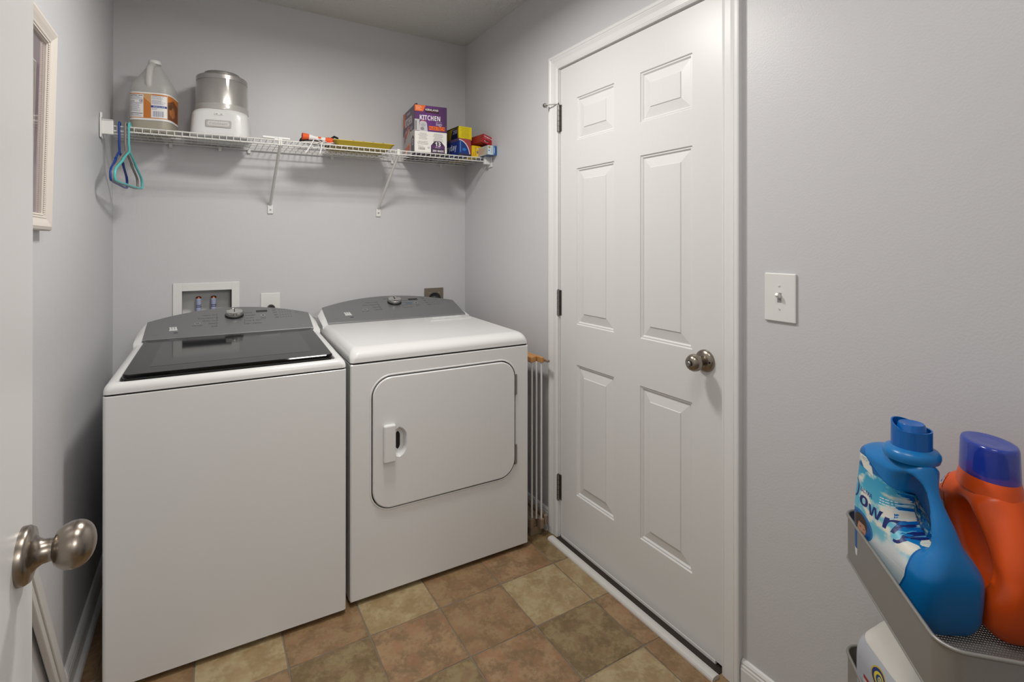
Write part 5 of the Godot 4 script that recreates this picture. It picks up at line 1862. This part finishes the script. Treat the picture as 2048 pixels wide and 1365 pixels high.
func build_cart() -> void:
	var o := thing("rolling_cart", "grey metal three-tier rolling cart with mesh trays in the corner by the right wall", "cart", CART_AT)
	o.basis = cart_basis()
	mat("cart_metal", rgb(150, 148, 144), 0.42, 0.55)
	mat("cart_mesh", rgb(150, 147, 143), 0.5, 0.4)
	for k in 3:
		tray(o, [0.7175, 0.436, 0.155][k], k < 2)
	# flat posts at the middle of the front and the back
	for z in [-0.004, CART_D + 0.004]:
		part("post", mb().box(Vector3(CART_W * 0.5, 0.38, z), Vector3(0.024, 0.66, 0.005), 0.0015, 1), M.cart_metal, o)
	for c in [Vector3(0.035, 0, 0.035), Vector3(CART_W - 0.035, 0, 0.035), Vector3(0.035, 0, CART_D - 0.035), Vector3(CART_W - 0.035, 0, CART_D - 0.035)]:
		var w := part("caster", mb(Transform3D(Basis(Vector3.BACK, PI / 2.0), Vector3(c.x, 0.026, c.z))).lathe([Vector2(0, -0.010), Vector2(0.024, -0.010), Vector2(0.026, -0.007), Vector2(0.026, 0.007), Vector2(0.024, 0.010), Vector2(0, 0.010)], 20), M.black_plastic, o)
		part("caster_stem", mb().tube([Vector3(c.x, 0.05, c.z), Vector3(c.x, 0.069, c.z)], 0.008, 8), M.cart_metal, w)


func tray(o: Node3D, rim: float, fine: bool) -> void:
	var H := 0.0865
	var plan := rrect(0.0, 0.0, CART_W, CART_D, 0.030, 7)
	var inner := MB.inset(plan, 0.0016)
	var b := mb()
	var n := plan.size()
	var walls := [[plan, 1.0], [inner, -1.0]]
	for wl in walls:
		var P: PackedVector2Array = wl[0]
		var sgn: float = wl[1]
		var base := b.v.size()
		for i in n:
			var e := b._pn(plan, i) * sgn
			b.vert(Vector3(P[i].x, rim - H, P[i].y), Vector3(e.x, 0, e.y))
			b.vert(Vector3(P[i].x, rim, P[i].y), Vector3(e.x, 0, e.y))
		for i in n:
			var p := base + i * 2
			var q := base + ((i + 1) % n) * 2
			if sgn > 0:
				b.face(p, p + 1, q + 1)
				b.face(p, q + 1, q)
			else:
				b.face(p, q + 1, p + 1)
				b.face(p, q, q + 1)
	var wall := part("tray", b, M.cart_metal, o)
	var pts := []
	for p in plan:
		pts.append(Vector3(p.x, rim + 0.0012, p.y))
	part("tray_rim", mb().tube(pts, 0.0030, 8, false, true), M.cart_metal, wall)
	var lo := []
	for p in plan:
		lo.append(Vector3(p.x, rim - H, p.y))
	part("tray_hem", mb().tube(lo, 0.0022, 6, false, true), M.cart_metal, wall)
	# mesh floor: fine crossing bars
	b = mb()
	var y := rim - H + 0.0016
	var sx := 0.0040 if fine else 0.008
	var sz := 0.0056 if fine else 0.011
	var x := sx
	while x < CART_W - sx:
		var m := 0.0 if x > 0.03 and x < CART_W - 0.03 else 0.012
		flat_bar(b, x - 0.00062, x + 0.00062, 0.001 + m, CART_D - 0.001 - m, y)
		x += sx
	var z := sz
	while z < CART_D - sz:
		var m := 0.0 if z > 0.03 and z < CART_D - 0.03 else 0.012
		flat_bar(b, 0.001 + m, CART_W - 0.001 - m, z - 0.0013, z + 0.0013, y - 0.0003)
		z += sz
	part("mesh_floor", b, M.cart_mesh, wall).set_meta("kind", "stuff")


func flat_bar(b: MB, x0: float, x1: float, z0: float, z1: float, y: float) -> void:
	b.quad(Vector3(x0, y, z1), Vector3(x1, y, z1), Vector3(x1, y, z0), Vector3(x0, y, z0))
	b.quad(Vector3(x0, y - 0.0007, z0), Vector3(x1, y - 0.0007, z0), Vector3(x1, y - 0.0007, z1), Vector3(x0, y - 0.0007, z1))
	b.quad(Vector3(x0, y - 0.0007, z1), Vector3(x1, y - 0.0007, z1), Vector3(x1, y, z1), Vector3(x0, y, z1))
	b.quad(Vector3(x0, y - 0.0007, z0), Vector3(x0, y - 0.0007, z1), Vector3(x0, y, z1), Vector3(x0, y, z0))


# ---------------------------------------------------------------- jugs moulded in one piece: an outline with a hole for the handle, swollen in depth
class Jug:
	const TALL := 1.13      # how much taller the jugs are than their outlines
	var lo: Vector3
	var cell: float
	var nx: int
	var ny: int
	var nz: int
	var f: PackedFloat32Array

	static func dist(p: Vector2, poly: PackedVector2Array) -> float:
		var d := 1e9
		var c := poly.size()
		for i in c:
			var a := poly[i]
			var b := poly[(i + 1) % c]
			var e := b - a
			var t := clampf((p - a).dot(e) / e.length_squared(), 0.0, 1.0)
			d = minf(d, (p - a - e * t).length_squared())
		d = sqrt(d)
		return -d if Geometry2D.is_point_in_polygon(p, poly) else d

	static func round_poly(poly: PackedVector2Array, times := 2) -> PackedVector2Array:
		for k in times:
			var out := PackedVector2Array()
			var c := poly.size()
			for i in c:
				out.append(poly[i].lerp(poly[(i + 1) % c], 0.25))
				out.append(poly[i].lerp(poly[(i + 1) % c], 0.75))
			poly = out
		return poly

	# depth(x, y) gives half the thickness; r how far the edge is rounded
	func fill(outline: PackedVector2Array, hole: PackedVector2Array, depth: Callable, r: float, cell_: float, half: float, k_hole: float) -> void:
		cell = cell_
		outline = round_poly(outline)
		hole = round_poly(hole) if hole.size() else hole
		var a := outline[0]
		var b := outline[0]
		for p in outline:
			a = a.min(p)
			b = b.max(p)
		lo = Vector3(a.x - 2.5 * cell, a.y - 2.5 * cell, -half - 2.5 * cell)
		nx = int((b.x - a.x) / cell) + 7
		ny = int((b.y - a.y) / cell) + 7
		nz = int(2.0 * half / cell) + 7
		f.resize(nx * ny * nz)
		for j in ny:
			for i in nx:
				var p := Vector2(lo.x + i * cell, lo.y + j * cell)
				var d2 := dist(p, outline)
				var h2 := dist(p, hole) if hole.size() else 1.0
				var t: float = depth.call(p.x, p.y / TALL)
				var rr := minf(r, t * 0.98)
				for k in nz:
					var z := lo.z + k * cell
					var qx := d2 + rr
					var qz := absf(z) - t + rr
					var d := minf(maxf(qx, qz), 0.0) + Vector2(maxf(qx, 0.0), maxf(qz, 0.0)).length() - rr
					var g := -h2
					var hk := maxf(k_hole - absf(d - g), 0.0) / k_hole
					f[(k * ny + j) * nx + i] = maxf(d, g) + hk * hk * k_hole * 0.25

	func surface() -> ArrayMesh:
		var v := PackedVector3Array()
		var ids := PackedInt32Array()
		ids.resize(nx * ny * nz)
		ids.fill(-1)
		var sx := 1
		var sy := nx
		var sz := nx * ny
		for k in nz - 1:
			for j in ny - 1:
				for i in nx - 1:
					var q := k * sz + j * sy + i
					var c := [f[q], f[q + 1], f[q + sy], f[q + sy + 1], f[q + sz], f[q + sz + 1], f[q + sz + sy], f[q + sz + sy + 1]]
					var m := 0
					for e in 8:
						if c[e] < 0.0:
							m += 1
					if m == 0 or m == 8:
						continue
					var s := Vector3.ZERO
					var cnt := 0
					for e in 8:
						for ax in 3:
							var bit := 1 << ax
							if e & bit:
								continue
							var e2 := e | bit
							if (c[e] < 0.0) != (c[e2] < 0.0):
								var t: float = c[e] / (c[e] - c[e2])
								var p := Vector3(e & 1, (e >> 1) & 1, (e >> 2) & 1)
								p[ax] += t
								s += p
								cnt += 1
					ids[q] = v.size()
					v.append(lo + (Vector3(i, j, k) + s / cnt) * cell)
		var ix := PackedInt32Array()
		for k in range(1, nz - 1):
			for j in range(1, ny - 1):
				for i in range(1, nx - 1):
					var q := k * sz + j * sy + i
					var ins := f[q] < 0.0
					var st := [sx, sy, sz]
					for ax in 3:
						if ins == (f[q + st[ax]] < 0.0):
							continue
						var u: int = st[(ax + 1) % 3]
						var w: int = st[(ax + 2) % 3]
						var a := ids[q - u - w]
						var b := ids[q - w]
						var c := ids[q]
						var d := ids[q - u]
						if ins:      # outside lies towards +axis: a, b, c, d run counter-clockwise
							ix.append_array([a, c, b, a, d, c])
						else:
							ix.append_array([a, b, c, a, c, d])
		var n := PackedVector3Array()
		n.resize(v.size())
		for p in v.size():
			n[p] = grad(v[p])
		var arr := []
		arr.resize(Mesh.ARRAY_MAX)
		arr[Mesh.ARRAY_VERTEX] = v
		arr[Mesh.ARRAY_NORMAL] = n
		arr[Mesh.ARRAY_INDEX] = ix
		var am := ArrayMesh.new()
		am.add_surface_from_arrays(Mesh.PRIMITIVE_TRIANGLES, arr)
		return am

	func at(p: Vector3) -> float:
		var g := (p - lo) / cell
		var i := clampi(int(g.x), 0, nx - 2)
		var j := clampi(int(g.y), 0, ny - 2)
		var k := clampi(int(g.z), 0, nz - 2)
		var t := g - Vector3(i, j, k)
		var q := (k * ny + j) * nx + i
		var a := lerpf(lerpf(f[q], f[q + 1], t.x), lerpf(f[q + nx], f[q + nx + 1], t.x), t.y)
		q += nx * ny
		var b := lerpf(lerpf(f[q], f[q + 1], t.x), lerpf(f[q + nx], f[q + nx + 1], t.x), t.y)
		return lerpf(a, b, t.z)

	func grad(p: Vector3) -> Vector3:
		var e := cell * 0.9
		return Vector3(at(p + Vector3(e, 0, 0)) - at(p - Vector3(e, 0, 0)), at(p + Vector3(0, e, 0)) - at(p - Vector3(0, e, 0)), at(p + Vector3(0, 0, e)) - at(p - Vector3(0, 0, e))).normalized()

	func front(x: float, y: float) -> float:      # z of the surface seen from +z
		var z := lo.z + (nz - 2) * cell
		var prev := 1.0
		while z > 0.0:
			var d := at(Vector3(x, y, z))
			if d < 0.0:
				return z + cell * 0.5 * (-d) / (prev - d)
			prev = d
			z -= cell * 0.5
		return 0.0

	# a patch that follows the front; right(y) bounds it on the right
	func patch(x0: float, right: Callable, y0: float, y1: float, width: float, off: float, cols := 28, rows := 44) -> MB:
		var b := MB.new()
		for r in rows + 1:
			var y := lerpf(y0, y1, float(r) / rows)
			var x1: float = right.call(y)
			y *= TALL
			for c in cols + 1:
				var x := lerpf(x0, x1, float(c) / cols)
				var z := front(x, y)
				var nn := grad(Vector3(x, y, z))
				b.vert(Vector3(x, y, z) + nn * off, nn, Vector2((x - x0) / width, 1.0 - float(r) / rows))
		for r in rows:
			for c in cols:
				var q := r * (cols + 1) + c
				b.face(q, q + 1, q + cols + 2)
				b.face(q, q + cols + 2, q + cols + 1)
		return b


func poly2(a: Array) -> PackedVector2Array:
	var out := PackedVector2Array()
	for p in a:
		out.append(Vector2(p[0], p[1] * Jug.TALL))
	return out


func build_bottles() -> void:
	var rise := 0.7175 - 0.0865 + 0.0022
	build_softener(rise)
	build_detergent(rise)
	build_bleach(0.436 - 0.0865 + 0.0022)


func build_softener(y: float) -> void:
	var o := thing("softener_bottle", "big blue fabric softener bottle with a moulded handle in the top tray of the cart", "bottle", Vector3(-0.2320, y, 2.319))
	o.basis = Basis(Vector3(-0.575, 0, 0.818).normalized(), Vector3.UP, Vector3(-0.818, 0, -0.575).normalized())
	mat("softener_blue", rgb(10, 116, 186), 0.30)
	mat("softener_cap_blue", rgb(0, 96, 176), 0.25)
	var j := Jug.new()
	var outline := poly2([[-0.080, 0.000], [0.082, 0.000], [0.097, 0.010], [0.103, 0.040], [0.107, 0.085], [0.101, 0.112], [0.091, 0.132], [0.081, 0.152], [0.060, 0.183], [0.046, 0.212], [0.037, 0.232], [-0.040, 0.232], [-0.064, 0.228], [-0.094, 0.221], [-0.105, 0.212], [-0.106, 0.196], [-0.106, 0.040], [-0.100, 0.008]])
	var hole := poly2([[0.000, 0.168], [0.010, 0.200], [0.024, 0.211], [0.037, 0.200], [0.052, 0.170], [0.064, 0.142], [0.070, 0.122], [0.060, 0.113], [0.034, 0.114], [0.010, 0.124], [-0.002, 0.145]])
	var depth := func(x: float, yy: float) -> float:
		var t := 0.052
		t -= 0.010 * smoothstep(0.10, 0.20, yy)
		t -= 0.019 * smoothstep(0.02, 0.070, x) * smoothstep(0.08, 0.13, yy)
		t -= 0.014 * smoothstep(0.205, 0.235, yy)
		t -= 0.006 * smoothstep(0.03, 0.0, yy)
		t -= 0.016 * exp(-(pow((x - 0.018) / 0.030, 2.0) + pow((yy - 0.160) / 0.050, 2.0)))
		return t
	j.fill(outline, hole, depth, 0.030, 0.0035, 0.055, 0.022)
	part("bottle_body", j.surface(), M.softener_blue, o)
	# collar and pouring cap
	var up := Transform3D(Basis.IDENTITY.scaled(Vector3.ONE * Jug.TALL), Vector3(-0.004, 0, 0))
	part("collar", mb(up).lathe([Vector2(0.0360, 0.226), Vector2(0.0375, 0.231), Vector2(0.0375, 0.236), Vector2(0.0345, 0.241), Vector2(0.0295, 0.2435), Vector2(0.027, 0.245)], 40), M.softener_blue, o)
	var b := mb(up)
	var n := 48
	for k in n:      # the cap's wall is cut on a slant: high at the far left, low at the right
		for e in 2:
			var a := TAU * k / n
			var a2 := TAU * (k + 1) / n
			var r: float = [0.0268, 0.0245][e]
			var t0 := 0.273 + 0.0105 * maxf(0.0, -cos(a - 0.5))
			var t1 := 0.273 + 0.0105 * maxf(0.0, -cos(a2 - 0.5))
			var p := Vector3(cos(a) * r, 0.243, -sin(a) * r)
			var q := Vector3(cos(a2) * r, 0.243, -sin(a2) * r)
			var pu := Vector3(p.x, t0, p.z)
			var qu := Vector3(q.x, t1, q.z)
			if e == 0:
				b.quad(p, q, qu, pu)
			else:
				b.quad(q, p, pu, qu)
			if e == 1:
				var po := Vector3(cos(a) * 0.0268, t0, -sin(a) * 0.0268)
				var qo := Vector3(cos(a2) * 0.0268, t1, -sin(a2) * 0.0268)
				b.quad(po, qo, qu, pu)
	part("pouring_cap", b, M.softener_cap_blue, o)
	b = mb(up)
	b.lathe([Vector2(0.0243, 0.262), Vector2(0.0235, 0.268), Vector2(0.0190, 0.2725), Vector2(0.0180, 0.2795), Vector2(0.0165, 0.2815), Vector2(0.0130, 0.2805), Vector2(0, 0.2785)], 36)
	part("cap_top", b, M.softener_cap_blue, o)
	# label: sky and linen, the name, a girl under a blue blanket
	var im := pic(512, 760, rgb(214, 218, 218))
	var fz := FastNoiseLite.new()
	fz.seed = 8
	fz.frequency = 0.006
	fz.fractal_octaves = 4
	for yy in 760:
		for xx in 512:
			var u := xx / 512.0
			var v := yy / 760.0
			var sky := rgb(34, 142, 186).lerp(rgb(120, 190, 208), clampf(v * 1.6 - 0.1, 0, 1))
			if v < 0.14:
				sky = rgb(14, 92, 150)
			var cl := clampf(fz.get_noise_2d(xx, yy * 1.3) * 2.6 + 0.45 - absf(v - 0.50 + 0.34 * u - 0.17) * 1.7, 0.0, 1.0)
			var c := sky.lerp(rgb(216, 214, 204), cl)
			c = c.lerp(rgb(208, 214, 216), smoothstep(0.60, 0.68, v + fz.get_noise_2d(xx * 0.6, 3.0) * 0.1))
			c = c.lerp(rgb(158, 184, 200), 0.6 * smoothstep(0.10, 0.0, absf(v - 0.74 - 0.12 * u)))
			c = c.lerp(rgb(126, 166, 186), 0.7 * smoothstep(0.84, 1.0, v) * smoothstep(0.3, 0.7, u))
			im.set_pixel(xx, yy, c)
	bar(im, 0.0, 0.035, 0.30, 0.05, rgb(222, 222, 214))
	fill_poly(im, [[0.10, 0.05], [0.34, 0.09], [0.38, 0.165], [0.20, 0.14]], rgb(216, 216, 208))
	words(im, "APRIL FRESH", 0.02, 0.045, 0.26, 0.028, rgb(96, 128, 140))
	var navy := rgb(16, 34, 104)
	words(im, "ULTRA", 0.20, 0.325, 0.20, 0.035, navy, true)
	words(im, "D", 0.02, 0.275, 0.15, 0.165, navy, false, 0, "Droid Serif")
	words(im, "o", 0.20, 0.385, 0.15, 0.090, navy, true)
	words(im, "w", 0.36, 0.415, 0.20, 0.088, navy, true)
	words(im, "n", 0.585, 0.440, 0.14, 0.090, navy, true)
	words(im, "y", 0.735, 0.450, 0.17, 0.130, navy, true)
	fine_print(im, 0.50, 0.30, 0.34, 0.09, 4, rgb(206, 228, 234))
	oval(im, 0.20, 0.66, 0.26, 0.13, rgb(32, 112, 172))
	oval(im, 0.20, 0.67, 0.225, 0.115, rgb(20, 86, 150))
	oval(im, 0.235, 0.645, 0.125, 0.085, rgb(62, 46, 38))
	oval(im, 0.255, 0.685, 0.080, 0.072, rgb(176, 132, 108))
	fill_poly(im, [[0.12, 0.64], [0.18, 0.60], [0.33, 0.615], [0.35, 0.70], [0.31, 0.645], [0.20, 0.64], [0.16, 0.74]], rgb(58, 42, 34))
	bar(im, 0.215, 0.676, 0.035, 0.007, rgb(44, 32, 28))
	bar(im, 0.285, 0.682, 0.032, 0.007, rgb(44, 32, 28))
	bar(im, 0.245, 0.722, 0.05, 0.006, rgb(150, 84, 78))
	fill_poly(im, [[0.0, 0.70], [0.10, 0.72], [0.30, 0.78], [0.52, 0.92], [0.0, 0.92]], rgb(22, 86, 150))
	bar(im, 0.56, 0.73, 0.42, 0.006, rgb(230, 232, 232))
	fine_print(im, 0.56, 0.885, 0.30, 0.06, 4, rgb(92, 118, 140))
	var curve := [[0.026, -0.030], [0.036, 0.020], [0.050, 0.044], [0.070, 0.056], [0.092, 0.0605], [0.115, 0.0585], [0.135, 0.048], [0.155, 0.029], [0.172, 0.004], [0.187, -0.028], [0.200, -0.056], [0.212, -0.082]]
	var right := func(yy: float) -> float:
		for k in curve.size() - 1:
			if yy <= curve[k + 1][0]:
				var t: float = (yy - curve[k][0]) / (curve[k + 1][0] - curve[k][0])
				return lerpf(curve[k][1], curve[k + 1][1], clampf(t, -0.6, 1.0))
		return -0.082
	part("label", j.patch(-0.1030, right, 0.026, 0.210, 0.164, 0.0006, 34, 60), printed("softener_label", im, 0.42), o)
	part("label_rim", j.patch(-0.1035, func(yy: float) -> float: return right.call(yy) + 0.0024, 0.0240, 0.2125, 0.165, 0.0003, 34, 60), M.softener_cap_blue, o)


func build_detergent(y: float) -> void:
	var o := thing("detergent_bottle", "large orange laundry detergent bottle with a blue cap in the top tray of the cart", "bottle", Vector3(-0.1420, y, 2.397))
	o.basis = Basis(Vector3(-0.72, 0, 0.694).normalized(), Vector3.UP, Vector3(-0.694, 0, -0.72).normalized())
	mat("detergent_orange", rgb(226, 84, 14), 0.34)
	var j := Jug.new()
	var outline := poly2([[-0.080, 0.000], [0.086, 0.000], [0.104, 0.010], [0.112, 0.040], [0.114, 0.080], [0.106, 0.120], [0.088, 0.155], [0.066, 0.182], [0.050, 0.198], [-0.050, 0.198], [-0.074, 0.182], [-0.094, 0.155], [-0.106, 0.120], [-0.110, 0.060], [-0.102, 0.010]])
	var hole := poly2([[-0.020, 0.150], [-0.004, 0.163], [0.016, 0.160], [0.042, 0.142], [0.064, 0.112], [0.074, 0.080], [0.066, 0.066], [0.046, 0.064], [0.014, 0.072], [-0.012, 0.098], [-0.024, 0.128]])
	var depth := func(x: float, yy: float) -> float:
		var t := 0.056
		t -= 0.012 * smoothstep(0.09, 0.19, yy)
		t -= 0.018 * smoothstep(0.03, 0.09, x) * smoothstep(0.05, 0.10, yy)
		t -= 0.006 * smoothstep(0.03, 0.0, yy)
		t -= 0.018 * exp(-(pow((x - 0.012) / 0.036, 2.0) + pow((yy - 0.110) / 0.050, 2.0)))
		return t
	j.fill(outline, hole, depth, 0.032, 0.0035, 0.059, 0.022)
	part("bottle_body", j.surface(), M.detergent_orange, o)
	var rings := []
	var up := Transform3D(Basis.IDENTITY.scaled(Vector3.ONE * Jug.TALL), Vector3(0, 0, 0))
	for e in [[0.052, 0.036, 0.188], [0.050, 0.0345, 0.200], [0.0475, 0.0325, 0.209], [0.0460, 0.0315, 0.2115]]:
		rings.append(squircle(e[0], e[1], e[2], 2.0, 44))
	part("collar", mb(up).loft(rings), M.detergent_orange, o)
	rings = []
	for e in [[0.0465, 0.0320, 0.2095], [0.0470, 0.0325, 0.212], [0.0455, 0.0310, 0.256], [0.0435, 0.0295, 0.2605], [0.0395, 0.0260, 0.2615], [0.020, 0.013, 0.2600]]:
		rings.append(squircle(e[0], e[1], e[2], 2.0, 44))
	part("dosing_cap", mb(up).loft(rings, false, true), clear("cap_blue", rgb(16, 62, 178, 0.72), 0.16), o, "see-through dark blue cap")
	rings = []
	for e in [[0.022, 0.020, 0.210], [0.020, 0.018, 0.238], [0.013, 0.013, 0.247], [0.006, 0.006, 0.249]]:
		rings.append(squircle(e[0], e[1], e[2], 2.4, 28, Vector2(0.004, 0)))
	part("spout", mb(up).loft(rings), mat("spout_plum", rgb(92, 34, 60), 0.4), o)
	var im := pic(256, 384, rgb(196, 60, 16))
	fill_poly(im, [[0.30, 0.05], [0.95, 0.12], [0.98, 0.9], [0.4, 0.95]], rgb(170, 168, 160))
	oval(im, 0.62, 0.42, 0.28, 0.24, rgb(224, 186, 34))
	oval(im, 0.62, 0.44, 0.17, 0.15, rgb(196, 60, 16))
	words(im, "Laundry", 0.32, 0.66, 0.60, 0.10, rgb(24, 40, 110), true)
	var rt := func(yy: float) -> float: return -0.034 - 0.010 * smoothstep(0.12, 0.165, yy)
	part("label", j.patch(-0.094, rt, 0.035, 0.158, 0.062, 0.0006, 20, 28), printed("detergent_label", im, 0.42), o)
	var bd := pic(128, 128, rgb(206, 92, 32))
	oval(bd, 0.42, 0.5, 0.38, 0.42, rgb(196, 200, 212))
	oval(bd, 0.42, 0.5, 0.26, 0.30, rgb(30, 62, 150))
	oval(bd, 0.42, 0.5, 0.10, 0.12, rgb(196, 200, 212))
	bar(bd, 0.80, 0.30, 0.16, 0.40, rgb(190, 150, 130))
	part("round_badge", j.patch(-0.070, func(_y: float) -> float: return -0.050, 0.1640, 0.1845, 0.020, 0.0007, 8, 8), printed("detergent_badge", bd, 0.42), o)


func build_bleach(y: float) -> void:
	var o := thing("bleach_jug", "white jug with a warning label in the lower tray of the cart", "jug", Vector3(-0.2285, y, 2.306))
	o.basis = Basis(Vector3(-0.62, 0, 0.785).normalized(), Vector3.UP, Vector3(-0.785, 0, -0.62).normalized())
	mat("jug_white", rgb(216, 214, 208), 0.4)
	var j := Jug.new()
	var outline := poly2([[-0.070, 0.0], [0.070, 0.0], [0.084, 0.010], [0.086, 0.10], [0.080, 0.135], [0.060, 0.165], [0.036, 0.190], [0.022, 0.205], [-0.022, 0.205], [-0.036, 0.190], [-0.060, 0.168], [-0.082, 0.135], [-0.086, 0.10], [-0.084, 0.010]])
	var depth := func(x: float, yy: float) -> float:
		return 0.052 - 0.034 * smoothstep(0.11, 0.21, yy) - 0.005 * smoothstep(0.02, 0.0, yy)
	j.fill(outline, PackedVector2Array(), depth, 0.034, 0.0045, 0.055, 0.02)
	part("jug_body", j.surface(), M.jug_white, o)
	part("cap", mb(Transform3D(Basis.IDENTITY.scaled(Vector3.ONE * Jug.TALL), Vector3.ZERO)).lathe([Vector2(0.019, 0.200), Vector2(0.021, 0.202), Vector2(0.021, 0.222), Vector2(0.019, 0.225), Vector2(0, 0.225)], 28), mat("jug_cap_yellow", rgb(206, 184, 60), 0.4), o)
	var im := pic(384, 384, rgb(150, 158, 172))
	for k in 24:
		bar(im, 0, k / 24.0, 1, 0.045, rgb(176, 180, 188).lerp(rgb(140, 150, 166), k / 24.0))
	oval(im, 0.60, 0.20, 0.17, 0.135, rgb(190, 160, 40))
	oval(im, 0.60, 0.20, 0.15, 0.118, rgb(20, 44, 110))
	oval(im, 0.61, 0.20, 0.11, 0.088, rgb(206, 190, 60))
	oval(im, 0.62, 0.20, 0.075, 0.062, rgb(22, 60, 120))
	oval(im, 0.63, 0.20, 0.045, 0.045, rgb(214, 206, 150))
	words(im, "OX", 0.60, 0.175, 0.07, 0.05, rgb(20, 30, 60), true)
	bar(im, 0.26, 0.40, 0.74, 0.05, rgb(150, 34, 44))
	bar(im, 0.26, 0.45, 0.74, 0.40, rgb(186, 184, 188))
	words(im, "CAUTION", 0.30, 0.475, 0.30, 0.045, rgb(130, 30, 40), true)
	fine_print(im, 0.28, 0.54, 0.68, 0.28, 9, rgb(52, 56, 92))
	bar(im, 0.26, 0.86, 0.74, 0.04, rgb(150, 34, 44))
	var rt := func(yy: float) -> float: return 0.066
	part("label", j.patch(-0.070, rt, 0.020, 0.142, 0.136, 0.0006, 24, 24), printed("bleach_label", im, 0.45), o)
